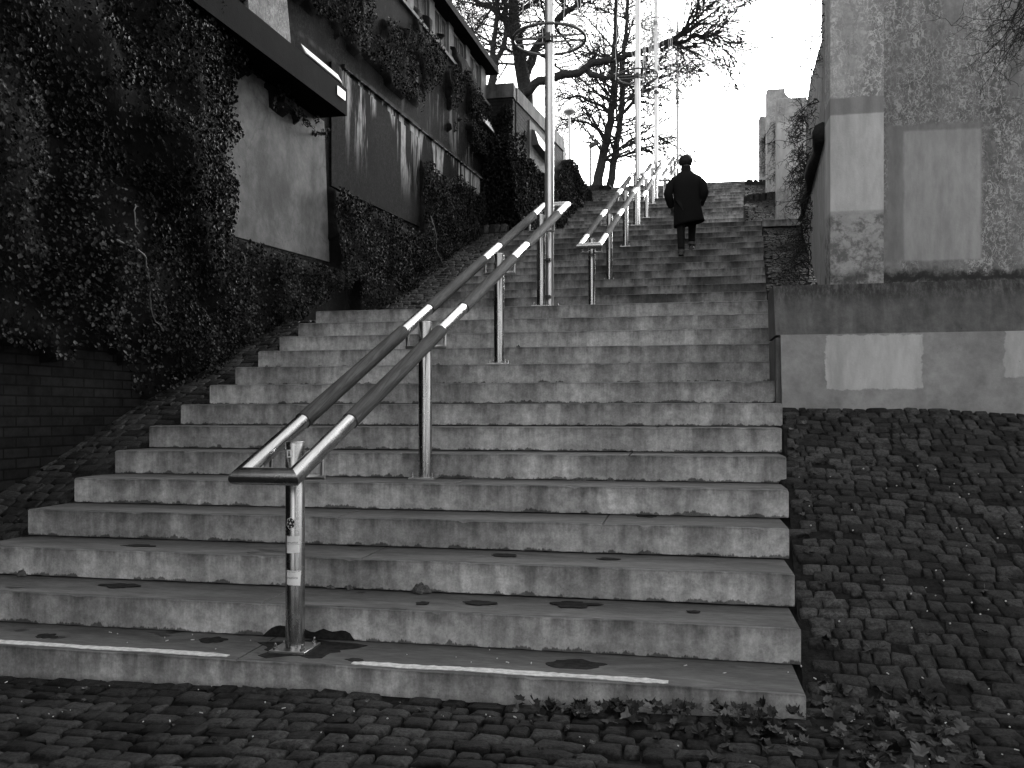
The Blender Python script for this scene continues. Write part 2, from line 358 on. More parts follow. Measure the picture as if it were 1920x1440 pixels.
# ------------------------------------------------------------------ cobbles
def cobbles(name,inside,x0,x1,y0,y1,surf,mat,seed,w=.125,d=.105,label=None,skew=0.0,hgt=.004,amp=.42):
    r=random.Random(seed); V=[];Fc=[]; y=y0; row=0
    while y<y1:
        dd=d*r.uniform(.86,1.14); x=x0+r.uniform(-w,0)
        ph=r.uniform(0,6)
        while x<x1:
            ww=w*r.choice((.6,.8,.95,1.05,1.2,1.5))*r.uniform(.9,1.1); g=.006+r.random()*.004
            cx=x+ww/2; cy=y+dd/2+.016*amp*math.sin(cx*1.3+seed)+.018*amp*math.sin(cx*5+ph)+skew*(cx-x0)
            x+=ww
            if r.random()<.03 or not inside(cx,cy): continue
            hz=r.uniform(-.008,.010)*amp; tx,ty=r.uniform(-.06,.06)*amp,r.uniform(-.07,.07)*amp; rot=r.uniform(-.07,.07)*amp
            n0=len(V); a,b=ww/2-g/2,dd/2-g/2
            jx=[r.uniform(-.17,.17)*a for _ in range(8)]; jy=[r.uniform(-.2,.2)*b for _ in range(8)]
            for sc,zo in ((1.0,-.035),(.985,-.004),(.90,.004),(.6,.004+hgt)):
                for k,(px,py) in enumerate(((-1,-.74),(-.84,-1),(.84,-1),(1,-.74),(1,.74),(.84,1),(-.84,1),(-1,.74))):
                    lx=(px*a+jx[k])*sc; ly=(py*b+jy[k])*sc
                    qx=cx+lx*math.cos(rot)-ly*math.sin(rot); qy=cy+lx*math.sin(rot)+ly*math.cos(rot)
                    V.append((qx,qy,surf(qx,qy)+zo+hz+lx*tx+ly*ty+(r.uniform(-.004,.004) if sc<.95 else 0)))
            for L in range(3):
                for k in range(8):
                    j=(k+1)%8; Fc.append((n0+L*8+k,n0+L*8+j,n0+L*8+8+j,n0+L*8+8+k))
            Fc.append(tuple(n0+24+k for k in range(8)))
        y+=dd; row+=1
    return mo(name,V,Fc,mat,smooth=True,kind='structure',label=label)
def sheet(name,surf,x0,x1,y0,y1,nx,ny,mat,dz=0,kind='structure',xf=None,**k):
    V=[];Fc=[]
    for j in range(ny+1):
        for i in range(nx+1):
            y=y0+(y1-y0)*j/ny; a,b=(xf(y) if xf else (x0,x1)); x=a+(b-a)*i/nx
            V.append((x,y,surf(x,y)+dz))
    for j in range(ny):
        for i in range(nx):
            a=j*(nx+1)+i; Fc.append((a,a+1,a+nx+2,a+nx+1))
    return mo(name,V,Fc,mat,smooth=True,kind=kind,**k)
def g0(x,y): return .045+.012*(x+2)/2 if True else 0
def pave(x,y): return .04+.010*(x+4.5)+.010*math.sin(x*2.1+y*3)
sheet('pavement',pave,-14,12,-6,3.985,60,30,M_soil,-.022)
cobbles('cobbled_pavement',lambda x,y:y<3.93 and y>2.55,-7,4.6,2.5,4.0,pave,M_cobg,11,.135,.10,hgt=.006)
# coarse cobbles continue behind the viewpoint
cobbles('cobbled_square',lambda x,y:y<2.5,-7,6,-2.0,2.5,pave,M_cobg,12,.16,.14,hgt=.006)
def rsl(x,y):          # right cobbled bank
    z=.4408*(y-3.977)+.02 ; z=max(z,pave(x,y)) if y<4.3 else z
    k=max(0,(x-.9)); z-= .03*k
    lump=.009*math.sin(x*3+y*2)+.007*math.sin(y*5-x*2)
    edge=.0 if y<4.2 else lump
    z=z+edge
    return max(z,pave(x,y)+.0)
def xRf(y): return xR((y-3.546)/.431)
cobbles('cobbled_bank_right',lambda x,y:x>xRf(max(y,3.977))+.03 and 3.95<y<7.28,.4,5.2,3.9,7.4,rsl,M_cob,21,.105,.080,label='rough dark cobbled bank right of the lowest flight')
sheet('bank_soil',rsl,0,0,3.8,7.34,40,50,M_soil,-.014,xf=lambda y:(xRf(max(y,3.977))+.012,7.0))
# left ramp beside lowest flight
lr=lambda x,y: pitch(y)+.03+.012*math.sin(x*4+y*2)
lr1=lambda x,y:(.4408*(y-3.977)+.03+.02*min(1,max(0,(-4.6-x)))+.01*math.sin(x*4+y*2)) if y>3.98 else pave(x,y)
def xLf(y): return -4.52+.0598*(y-5.27)
cobbles('cobbled_ramp_left',lambda x,y:x<xLf(y)-.05 and x>xw(y)-.55 and y<10.0,-6.2,-3.9,3.2,10.0,lambda x,y:lr1(x,min(y,9.7)),M_cobd,31,.13,.10,label='dark cobbled ramp between the lowest flight and the brick wall',skew=.0,amp=.35)
sheet('ramp_soil',lambda x,y:lr1(x,min(y,9.7)),0,0,3.2,12.2,6,40,M_soil,-.022,xf=lambda y:(xw(y)-.6,xLf(y)-.012 if y<9.6 else -3.0))
def xL2(y): return -3.70+.03*(y-13)
r2=lambda x,y: pitch(y)+.16*min(1,max(0,(y-12.0)*3))+.012*math.sin(x*4+y*2)
cobbles('cobbled_ramp_upper_left',lambda x,y:x<xL2(y)-.04 and x>xw(y)-.1 and 11.9<y<18.2,-5.2,-3.3,11.9,18.3,r2,M_cob,32,.14,.11,label='cobbled ramp left of the second flight at the foot of the ivy')
sheet('ramp_soil_upper',r2,0,0,11.7,18.2,6,60,M_soil,-.02,xf=lambda y:(xw(y)-.3,xL2(y)-.01))
# landings left and right of the flights
r3=lambda x,y: pitch(y)+.12*(1 if y>27.1 else .3)+.015*math.sin(x*4+y*2)
cobbles('cobbled_ramp_top_left',lambda x,y:x<-2.9+.07*(y-27.2) and 26.2<y<36,-5.0,-2.2,26.0,36,r3,M_cobd,33,.16,.12)
sheet('ramp_soil_top',r3,0,0,18.0,36,6,120,M_soil,-.02,xf=lambda y:(-5.0,-3.3 if y<26 else -2.9+.07*(y-27.2)))
rr=lambda x,y: pitch(y)+(.02 if y<12.1 else .06)+.02*math.sin(x*3+y*2)
wing=lambda y:1.30+.115*(y-8.14)
cobbles('cobbled_ramp_upper_right',lambda x,y:x>1.0+.0785*(y-9.9)+.05 and x<wing(y)+.1 and 8.9<y<17.75,1.0,3.0,8.9,17.9,rr,M_cobd,41,.12,.1,label='glinting cobbled ramp between the second flight and the vine covered wall')
sheet('ramp_soil_right',rr,0,0,7.9,17.8,6,80,M_soil,-.02,xf=lambda y:(1.02+.0785*(y-9.9) if y<12 else 1.2+.0785*(y-12.1),wing(y)+.3))
cobbles('cobbled_ramp_top_right',lambda x,y:x>1.44+.074*(y-20.0)+.03 and 17.9<y<32,1.3,4.6,17.95,32.2,lambda x,y:pitch(y)+.03+.03*math.sin(x*3+y*2),M_cobd,42,.15,.12,label='dark cobbles right of the third and fourth flights')
sheet('ramp_soil_right_top',lambda x,y:pitch(y)+.03+.03*math.sin(x*3+y*2),0,0,17.84,33.0,6,120,M_soil,-.02,xf=lambda y:(1.42+.074*(y-20.0) if y>20 else 1.66,7.0))
k=MB().bbox(1.64,2.62,17.80,18.02,28*H-.13,28*H+.004,.01)
k.make('kerb_slab',M_step2,label='short concrete kerb from the landing to the vine covered wall',cat='kerb')
# terrain beyond: one big sheet that follows the slope, plateau to the horizon
prof=[(-260,-.05),(3.0,-.05),(3.9,-.1),(9.58,2.3),(12.1,2.35),(17.8,4.8),(20,4.9),(24.8,7.1),(27.1,7.2),(32,9.4),(60,9.55),(120,9.5),(900,9.5)]
V=[];Fc=[];xs=[-600,-60,-5.8,7.5,60,600]
for (y,z) in prof:
    for x in xs: V.append((x,y,z-(.02 if -6<x<8 else 0)))
for j in range(len(prof)-1):
    for i in range(len(xs)-1):
        a=j*len(xs)+i; Fc.append((a,a+1,a+len(xs)+1,a+len(xs)))
mo('ground',V,Fc,M_earth,kind='structure')
top=MB().box(-2.6,7.5,32.6,60,9.0,9.83); top.make('upper_path',M_step2,kind='structure')

# ------------------------------------------------------------------ handrails
def circ_tube(m,P,R,n=20): m.tube(P,R,n)
def octa(m,c,r,h): m.lathe(c,[(r,0),(r,h*.7),(r*.7,h)],8)
def post(parent,x,y,ztop,rad=.05,plate=True,stick=False,vis=True):
    zb=tread_z(y); m=MB().lathe((x,y,zb+.010),[(rad,0),(rad,ztop-zb-.018),(rad-.003,ztop-zb-.012)],32)
    p=m.make('post',M_steel,parent,smooth=True,sharp=30,loc=(x,y,zb))
    MB().lathe((x,y,ztop-.006),[(rad+.001,0),(rad+.001,.004),(rad-.004,.007)],32).make('cap',M_steel,p,smooth=True,sharp=30)
    w=.1; MB().bbox(x-w,x+w,y-w,y+w,zb+.003,zb+.016,.003).make('base_plate',M_steel2,p)
    for sx in (-1,1):
        for sy in (-1,1):
            b=MB().lathe((x+sx*.075,y+sy*.075,zb+.0165),[(.013,0),(.013,.012),(.007,.013),(.007,.03),(.004,.034)],10); b.make('bolt',M_steel,p,smooth=True,sharp=30)
    return p
SEP=.1425
def handrail(label,xc,zr,ya,yb,posts,bands,endpost):
    root=thing('handrail',label,'handrail',(xc(posts[0]),posts[0],tread_z(posts[0])),'double handrails up the middle of the staircase')
    R=.044
    # steel loop: near bar, two inclined tubes, far bar
    def P(s,y): return Vector((xc(y)+s*SEP,y,zr(y)))
    A,B,C,D=P(-1,ya),P(1,ya),P(1,yb),P(-1,yb)
    def bar(Q0,Q1,e0,e1,r=R):
        # mitred tube: end planes given by bisecting normals
        m=MB(); d=(Q1-Q0).normalized(); up=Vector((0,0,1)); a=d.cross(up).normalized(); b=a.cross(d); n=28
        for Q,e in ((Q0,e0),(Q1,e1)):
            for k in range(n):
                t_=2*PI*k/n; o=(a*math.cos(t_)+b*math.sin(t_))*r
                sh=-(o.dot(e))/(d.dot(e)); m.V.append(tuple(Q+o+d*sh))
        for k in range(n):
            j=(k+1)%n; m.F.append((k,j,n+j,n+k))
        m.F.append(tuple(range(n))); m.F.append(tuple(range(2*n-1,n-1,-1)))
        return m
    up=(C-B).normalized(); rt=(B-A).normalized()
    bis1=(rt-(-up)).normalized(); bis1=(rt+up); bisL=(up-rt) # mitre planes contain bisectors; normals below
    nB=(rt+up).normalized(); nA=(rt-up).normalized()
    m=bar(A,B,nA,nB); m2=bar(B,C,nB,nA); m3=bar(D,C,nB,nA) ; m4=bar(A,D,nA,nB)
    for mm in (m2,m3,m4): m.add(mm.V,mm.F)
    m.make('steel_loop',M_steel,root,smooth=True,sharp=35)
    for s in (-1,1):
        for i in range(len(bands)-1):
            y0,y1=bands[i][1],bands[i+1][0]
            mw=MB(); p0,p1=P(s,y0),P(s,y1); q=(p1-p0).normalized()
            mw.tube([p0,p0+q*.003,p1-q*.003,p1],[R+.001,R+.0045,R+.0045,R+.001],28); mw.make('wooden_grip',M_wood,root,smooth=True,sharp=35)
    ps=[]
    for i,y in enumerate(posts):
        zt=zr(y)+.045; p=post(root,xc(y),y,zt); ps.append(p)
        for s in (-1,1):
            m=MB(); a=P(s,y+.02); lo=a.z-.15
            m.tube([a-Vector((0,0,.03)),Vector((a.x,a.y,lo)),],.0145,12); m.tube([Vector((a.x+s*.0145,y+.02,lo)),Vector((xc(y)+s*.03,y,lo))],.0145,12)
            m.make('bracket',M_dkmetal if False else M_steel2,root,smooth=True,sharp=40)
    return root,ps
x1=lambda y:-1.99+.076*(y-4.2); z1=lambda y:1.391+.44*(y-4.54)
h1,p1=handrail('nearest double handrail with wooden grips and stickers on its first post',x1,z1,3.93,10.5,[4.2,6.08,8.02,9.75],[(3.93,4.54),(6.0,6.52),(7.98,8.5),(9.96,10.5)],True)
x2=lambda y:-1.243+.064*(y-12.35); nz2=lambda y:5.32-.4328*(17.81-y)+.953
h2,p2=handrail('second double handrail, just left of the walking person',x2,nz2,12.15,18.5,[12.35,14.1,16.2,17.9],[(12.15,12.75),(14.1,14.6),(16.15,16.65),(18.0,18.5)],True)
x3=lambda y:-.665-.064*(25-y); nz3=lambda y:7.6-.4408*(24.8-y)+.953
h3,p3=handrail('third double handrail, seen between the lamp masts above the second',x3,nz3,20.1,25.5,[20.3,22.3,24.0,24.95],[(20.1,20.7),(22.3,22.8),(24.95,25.5)],True)
x4=lambda y:-.445+.08*(y-27.4); nz4=lambda y:9.88-.432*(32.0-y)+.953
h4,p4=handrail('farthest double handrail, pale against the sky beside the person\'s shoulder',x4,nz4,27.15,32.8,[27.4,29.6,31.0,32.2],[(27.15,27.8),(29.5,30.0),(32.2,32.8)],True)
# damp stain round the first post
def blob(name,pts,mat,z,parent=None,**k):
    m=MB().prism([(a,b,z) for a,b in pts],(0,0,.0035)); return m.make(name,mat,parent,**k)
# stickers on the first post (bent round the tube)
pp=p1[0]; px,py=x1(4.2),4.2; RAD=.05
def bend(u,v,r=RAD+.0012):       # u metres round the tube from the side facing the camera
    a=-PI/2+.40+u/RAD; return (px+r*math.cos(a),py+r*math.sin(a),v)
def wrap(name,poly,mat,r=.0012,parent=pp,thick=.0008):
    # poly in (u,v): fan grid, densified
    cu=sum(p[0] for p in poly)/len(poly); cv=sum(p[1] for p in poly)/len(poly); dens=[]
    for i in range(len(poly)):
        a,b=poly[i],poly[(i+1)%len(poly)]
        for k in range(8): dens.append((a[0]+(b[0]-a[0])*k/8,a[1]+(b[1]-a[1])*k/8))
    V=[bend(cu,cv,RAD+r)];n=len(dens);Fc=[]; K=6
    for j in range(1,K+1):
        for (a,b) in dens: V.append(bend(cu+(a-cu)*j/K,cv+(b-cv)*j/K,RAD+r))
    for i in range(n): Fc.append((0,1+i,1+(i+1)%n))
    for j in range(K-1):
        for i in range(n):
            a=1+j*n+i; b=1+j*n+(i+1)%n; Fc.append((a,a+n,b+n,b))
    return V,Fc
def sticker(name,shapes):
    root=None
    for i,(poly,mat,r) in enumerate(shapes):
        V,Fc=wrap(name,poly,mat,r)
        if root is None: root=(list(V),list(Fc),[0]*len(Fc),[mat])
        else:
            n=len(root[0]); root[0].extend(V); root[1].extend([tuple(k+n for k in f) for f in Fc])
            if mat not in root[3]: root[3].append(mat)
            root[2].extend([root[3].index(mat)]*len(Fc))
    o=mo(name,root[0],root[1],None,pp,smooth=True)
    for m in root[3]: o.data.materials.append(m)
    for i,p in enumerate(o.data.polygons): p.material_index=root[2][i]
    return o
def ngon(cu,cv,ru,rv,n,ph=0): return [(cu+ru*math.cos(ph+2*PI*i/n),cv+rv*math.sin(ph+2*PI*i/n)) for i in range(n)]
zs=lambda v: at(553,v,4.16).z
s0=zs(981); hx=[(ngon(-.022,s0,.027,.033,6,.35),M_paper,.0012),(ngon(-.022,s0,.0235,.029,6,.35),M_ink,.0018)]
hx.append((ngon(-.022,s0,.008,.009,3,PI/2),M_paper,.0024))
for i in range(6):
    a=.35+PI/6+i*PI/3; hx.append((ngon(-.022+.016*math.cos(a),s0+.019*math.sin(a),.0035,.004,4,a),M_paper,.0024))
sticker('hexagon_sticker',hx)
za,zb_=zs(1005),zs(1037); w0,w1=-.046,.026
sticker('paper_sticker',[([(w0,zb_),(w1,zb_+.002),(w1,za),(w0,za)],M_paper,.0014),([(w0,(za+zb_)/2-.001),(w1,(za+zb_)/2),(w1,(za+zb_)/2+.001),(w0,(za+zb_)/2)],M_grey,.002)])
zc,zd=zs(1069),zs(1099)
sc_=[([(w0,zd+.008),(w1+.002,zd),(w1+.008,zc-.004),(w0,zc)],M_paper,.0014)]
rr_=random.Random(5)
for k in range(14):
    u_=w0+.004+k*.005
    for zz in (zc-.008,zd+.007-.0004*k): sc_.append((ngon(u_,zz+rr_.uniform(-.001,.001),.0019,.0012+rr_.random()*.001,5,rr_.random()),M_ink,.0021))
sticker('scribbled_sticker',sc_)
z9=zs(850)
sticker('figure_sticker',[([(-.045,z9-.022),(-.012,z9-.02),(-.012,z9+.018),(-.045,z9+.018)],M_paper,.0014),(ngon(-.030,z9+.008,.0045,.006,8),M_ink,.002),([(-.037,z9-.014),(-.022,z9-.014),(-.027,z9+.004),(-.033,z9+.004)],M_ink,.002)])
def wraptext(txt,u0,v0,size,mat,r=.0022):
    cu=bpy.data.curves.new('t','FONT'); cu.body=txt; cu.size=size; cu.resolution_u=3; ob=bpy.data.objects.new('t',cu); COL.objects.link(ob)
    dg=bpy.context.evaluated_depsgraph_get(); me=bpy.data.meshes.new_from_object(ob.evaluated_get(dg)); COL.objects.unlink(ob); bpy.data.objects.remove(ob)
    V=[bend(u0+v.co.x,v0+v.co.y,RAD+r) for v in me.vertices]; Fc=[tuple(p.vertices) for p in me.polygons]
    mo('lettering',V,Fc,mat,pp)
wraptext('omunica',-.044,(za+zb_)/2+.006,.0175,M_grey); wraptext('munica',-.043,(zc+zd)/2-.003,.0205,M_grey)
# oval badge on the cap
ct_=wloc(pp); capz=z1(4.2)+.045+.0018
V=[];Fc=[]
for mat_,ru,dz in ((M_ink,.036,0),(M_paper,.024,.0008),(M_ink,.019,.0016)):
    pts=ngon(px,4.2,ru,ru*(1 if ru>.03 else .42),24); MB().prism([(a,b,capz+dz) for a,b in pts],(0,0,.0007)).make('cap_badge',mat_,pp)
# ------------------------------------------------------------------ lamp masts with rings
def torus(m,c,R,r,n=48,k=8):
    n0=len(m.V)
    for i in range(n):
        a=2*PI*i/n
        for j in range(k):
            b=2*PI*j/k; q=R+r*math.cos(b); m.V.append((c[0]+q*math.cos(a),c[1]+q*math.sin(a),c[2]+r*math.sin(b)))
    for i in range(n):
        for j in range(k):
            i2=(i+1)%n;j2=(j+1)%k; m.F.append((n0+i*k+j,n0+i2*k+j,n0+i2*k+j2,n0+i*k+j2))
def mast(x,y,label,seed,lower):
    zb=tread_z(y); root=thing('light_mast',label,'lamp post',(x,y,zb),'tall masts with light rings at the top of each flight')
    R=.053
    MB().lathe((x,y,zb+.01),[(R,0),(R,5.9),(R*.8,6.1),(.012,6.2)],28).make('mast',M_mast,root,smooth=True,sharp=30)
    MB().bbox(x-.15,x+.15,y-.13,y+.13,zb+.003,zb+.02,.004).make('base_plate',M_steel2,root)
    for sx in (-1,1):
        for sy in (-1,1): MB().lathe((x+sx*.12,y+sy*.1,zb+.0205),[(.014,0),(.014,.014),(.008,.015),(.008,.035)],8).make('bolt',M_steel,root,smooth=True,sharp=30)
    rr2=random.Random(seed)
    for j,zc in enumerate((lower,lower+2.0)):
        m=MB(); torus(m,(x,y,zc),.425,.018)
        rg=m.make('light_ring',M_ring,root,smooth=True)
        s=MB()
        for sy in (-.075,.075): s.box(x-.42,x+.42,y+sy-.007,y+sy+.007,zc-.009,zc+.009)
        s.make('crossbar',M_ring,rg)
        c=MB(); c.lathe((x,y,zc-.05),[(R+.004,0),(R+.004,.1)],20); c.box(x-.03,x+.03,y-.1,y-.05,zc-.045,zc+.045); c.make('clamp',M_dkmetal,rg)
    m=MB()
    for i in range(18):
        a=rr2.uniform(0,2*PI); p=Vector((x+.425*math.cos(a),y+.425*math.sin(a),lower+2.0)); L=rr2.uniform(1.0,2.1); pts=[]
        q=p.copy(); N=14
        for k in range(N+1):
            pts.append(q.copy()); q=q+Vector((rr2.uniform(-.02,.02),rr2.uniform(-.02,.02),-L/N))
        m.tube(pts,.004,4)
        for k in range(1,N,2):
            c=pts[k]; m.tube([c,c+Vector((rr2.uniform(-.05,.05),rr2.uniform(-.05,.05),-.03))],.006,4)
    m.make('string_lights',M_mast,root,kind='stuff')
    # straps that tie the mast to the handrail post in front
    for zz in (.12,.55,.95): MB().box(x-.03,x+.03,y-.12,y-.04,zb+zz,zb+zz+.03).make('strap',M_dkmetal,root)
    return root
mast(-1.50,9.93,'nearest tall mast with a dark wheel shaped ring, beside the nearest handrail',1,5.83)
mast(-.86,18.06,'second tall mast, in front of the twin trunked bare tree',2,8.5)
mast(-.665,25.12,'third tall mast, thin and pale, between the second mast and the person',3,10.75)
mast(-.06,32.35,'farthest and palest tall mast, directly above the head',4,13.0)
# second wall-side lamps far off
def round_lamp():
    b=at(1068,330,36); zt=at(1068,214,36).z; root=thing('street_lamp','pale street lamp with a flat round head beyond the hedge','street lamp',(b.x,b.y,9.5))
    MB().lathe((b.x,b.y,9.5),[(.05,0),(.05,zt-9.5),(.03,zt-9.45)],14).make('pole',M_mast,root,smooth=True,sharp=30)
    MB().lathe((b.x,b.y,zt),[(.04,-.05),(.12,0),(.26,.06),(.27,.12),(.22,.17),(.05,.2)],24).make('lamp_head',M_mast,root,smooth=True)
    return root
round_lamp()
def small_lamp():
    b=at(1107,355,40); zt=at(1107,275,40).z; root=thing('street_lamp','short dark lamp with a tilted box head left of the twin trunks','street lamp',(b.x,b.y,9.5))
    MB().lathe((b.x,b.y,9.5),[(.045,0),(.04,zt-9.5)],12).make('pole',M_dkmetal,root,smooth=True,sharp=30)
    h=MB(); h.hexa([(b.x-.05,b.y-.12,zt-.08),(b.x+.38,b.y-.12,zt+.12),(b.x+.38,b.y+.12,zt+.12),(b.x-.05,b.y+.12,zt-.08),(b.x-.08,b.y-.12,zt+.06),(b.x+.34,b.y-.12,zt+.26),(b.x+.34,b.y+.12,zt+.26),(b.x-.08,b.y+.12,zt+.06)]); h.make('lamp_head',M_dkmetal,root)
small_lamp()
# ------------------------------------------------------------------ left retaining wall
def wq(y,z,o=0.0): return Vector((xw(y)+o,y,z))
root=thing('retaining_wall','tall dark stained concrete retaining wall along the left of the stairs','wall',(xw(10),10,0))
m=MB(); m.prism([wq(-3,-.1),wq(19.05,-.1),wq(19.05,8.4),wq(-3,8.4)],(-.5,0,0)); m.make('wall',M_wall,root)
m=MB(); m.prism([wq(8.75,3.44,.012),wq(11.2,3.55,.012),wq(11.05,5.46,.012),wq(8.7,5.46,.012)],(-.03,0,0)); m.make('pale_panel',M_panel,root,label='pale concrete panel under the overhanging slab')
m=MB(); m.prism([wq(11.23,4.62,.03),wq(14.6,4.76,.03),wq(14.6,6.33,.03),wq(11.23,6.36,.03)],(-.05,0,0)); m.make('dark_panel',M_wall,root)
m=MB()
m.prism([wq(11.6,6.41,.05),wq(19.0,6.62,.05),wq(19.0,6.68,.05),wq(11.6,6.47,.05)],(-.1,0,0)); m.make('ledge',M_wall,root)
m=MB(); m.prism([wq(-3,8.4,.05),wq(19.05,8.4,.05),wq(19.05,8.46,.05),wq(-3,8.46,.05)],(-.6,0,0)); m.make('coping',M_rend,root)
m=MB(); m.prism([wq(3.0,0,.02),wq(8.3,0,.02),wq(8.3,2.15,.02),wq(3.0,2.15,.02)],(-.05,0,0)); m.make('brick_base',M_brick,root,label='very dark brick foot of the wall at the left edge')
# overhanging slab (canopy) and the stub pier on it
root=thing('overhanging_slab','dark concrete slab jutting from the wall above the pale panel','canopy',(xw(9.5),9.5,5.43))
t=mat_conc('dark_slab_concrete',.004,.0015,contrast=.5)[0]; t.b.inputs['Specular IOR Level'].default_value=.04; M_dslab=t.m  # near-black concrete tone for the overhanging slab
sv=MB(); y0,y1=7.2,10.85
sv.hexa([wq(y0,5.44),wq(y0,5.44,.44),wq(y1,5.44,.44),wq(y1,5.44),wq(y0,5.80),wq(y0,5.80,.44),wq(y1,5.80,.44),wq(y1,5.80)]); sv.make('slab',M_dslab,root)
M_rough=mat_conc('pitted_pale_concrete',.2,.07,worm=.6,sv=(2,2,2),contrast=.5)[0].m
sp=MB(); a=[wq(8.55,5.80,.40),wq(9.45,5.80,.40),wq(9.3,6.6,.40),wq(9.32,7.6,.4),wq(8.4,7.6,.4)]; sp.prism(a,(-.4,0,0)); sp.make('stub_pier',M_rough,root,label='rough pale pier standing on the slab')
# white wedge lamps on the walls
def wedge(name,a,b,z,x_off,hh,dd,label,wf=xw):
    root=thing(name,label,'wall lamp',(wf(a)+x_off,(a+b)/2,z),'white wedge shaped wall lamps')
    X=lambda y,o: wf(y)+x_off+o
    m=MB(); m.hexa([(X(a,0),a,z-.02),(X(a,dd),a,z),(X(b,dd),b,z),(X(b,0),b,z-.02),(X(a,0),a,z+hh*1.15),(X(a,dd*.55),a,z+hh),(X(b,dd*.55),b,z+hh),(X(b,0),b,z+hh*1.15)]); m.make('lamp_body',M_dkmetal,root)
    m=MB(); e=.006; m.hexa([(X(a+.03,dd+e),a+.03,z+.015),(X(b-.03,dd+e),b-.03,z+.015),(X(b-.03,dd-.01),b-.03,z+.015),(X(a+.03,dd-.01),a+.03,z+.015),(X(a+.03,dd*.55+e),a+.03,z+hh-.01),(X(b-.03,dd*.55+e),b-.03,z+hh-.01),(X(b-.03,dd*.5),b-.03,z+hh-.01),(X(a+.03,dd*.5),a+.03,z+hh-.01)]); m.make('diffuser',M_white,root)
wedge('wall_lamp',9.72,10.72,5.82,.30,.13,.14,'white wedge lamp on the edge of the overhanging slab, nearest of the wall lamps')
wedge('wall_lamp',17.9,18.75,7.72,.0,.26,.20,'white wedge lamp halfway along the dark wall, left of the brick corner')
wf2=lambda y:-3.72+.078*(y-19.05)
wedge('wall_lamp',20.7,22.3,8.05,.0,.34,.2,'white wedge lamp on the pale wall just left of the nearest mast',wf2)
MB().prism([wq(10.55,5.62,.445),wq(10.78,5.62,.445),wq(10.78,5.74,.445),wq(10.55,5.74,.445)],(.006,0,0)).make('small_plate',M_white,label='small white plate at the corner of the overhanging slab',cat='plate')
# building on the wall: frieze of small windows under a dark eave
root=thing('building','low building with a row of small paired windows on top of the retaining wall','building',(xw(14)-1,14,8.4))
m=MB(); m.prism([wq(2,8.46,-.06),wq(19.0,8.46,-.06),wq(19.0,9.16,-.06),wq(2,9.16,-.06)],(-4,0,0)); m.make('wall',M_rend,root)
m=MB(); m.prism([wq(1.8,9.16,.22),wq(19.05,9.16,.22),wq(19.05,9.3,.22),wq(1.8,9.3,.22)],(-4.6,0,0)); m.make('roof',M_roof,root)
y=18.55
while y>4:
    MB().prism([wq(y-.14,8.47,.0),wq(y+.14,8.47,.0),wq(y+.14,9.15,.0),wq(y-.14,9.15,.0)],(-.08,0,0)).make('pilaster',M_rend,root)
    for o in (-.72,-.36):
        f=MB(); a,b=y+o-.155,y+o+.155; z0,z1_=8.56,9.1
        for q in ((a,a+.035,z0,z1_),(b-.035,b,z0,z1_),(a,b,z0-.001,z0+.035),(a,b,z1_-.035,z1_+.001)):
            f.prism([wq(q[0],q[2],-.03),wq(q[1],q[2],-.03),wq(q[1],q[3],-.03),wq(q[0],q[3],-.03)],(-.05,0,0))
        w=f.make('window',M_white if False else M_rend,root)
        MB().prism([wq(a+.03,z0+.03,-.045),wq(b-.03,z0+.03,-.045),wq(b-.03,z1_-.03,-.045),wq(a+.03,z1_-.03,-.045)],(-.01,0,0)).make('pane',M_glass,w)
    y-=1.08
# brick corner wall stepping forward
root=thing('brick_wall','old brick wall with a concrete top that steps forward behind the nearest mast','wall',(wf2(20),20,4.5))
W2=lambda y,z,o=0:Vector((wf2(y)+o,y,z))
m=MB(); a=W2(19.06,4.0); b=W2(19.06,8.62); c=W2(24.4,9.0); d=W2(24.4,4.0)
m.prism([(xw(19.06)-.4,19.06,4.0),a,b,(xw(19.06)-.4,19.06,8.62)],(0,.3,0)); m.make('end_face',M_brick2x,root)
m=MB(); m.prism([W2(19.37,4.0),d,c,W2(19.37,8.62)],(-.3,0,0)); m.make('brickwork',M_brick2,root)
M_cap=mat_conc('streaked_pale_concrete',.12,.045,sv=(5,5,.4),contrast=.35)[0].m
m=MB(); m.prism([(xw(19.06)-.4,19.03,8.63),W2(19.03,8.63,.03),W2(19.03,8.95,.03),(xw(19.06)-.4,19.03,8.95)],(0,.3,0)); m.prism([W2(19.34,8.63,.03),W2(24.5,9.01,.03),W2(24.5,9.36,.03),W2(19.34,8.95,.03)],(-.36,0,0)); m.make('concrete_top',M_cap,root)
m=MB(); m.prism([W2(20.5,7.5,.03),W2(22.6,7.6,.03),W2(22.6,8.72,.03),W2(20.5,8.6,.03)],(-.04,0,0)); m.make('pale_panel',M_cap,root,label='pale rendered patch below the wall lamp')
p=at(1044,270,26.2);q=at(1056,312,26.2)
MB().box(p.x,q.x,26.2,26.9,q.z,p.z).make('gatepost',M_cap,label='small pale concrete block where the left wall ends above the ivy',cat='block')
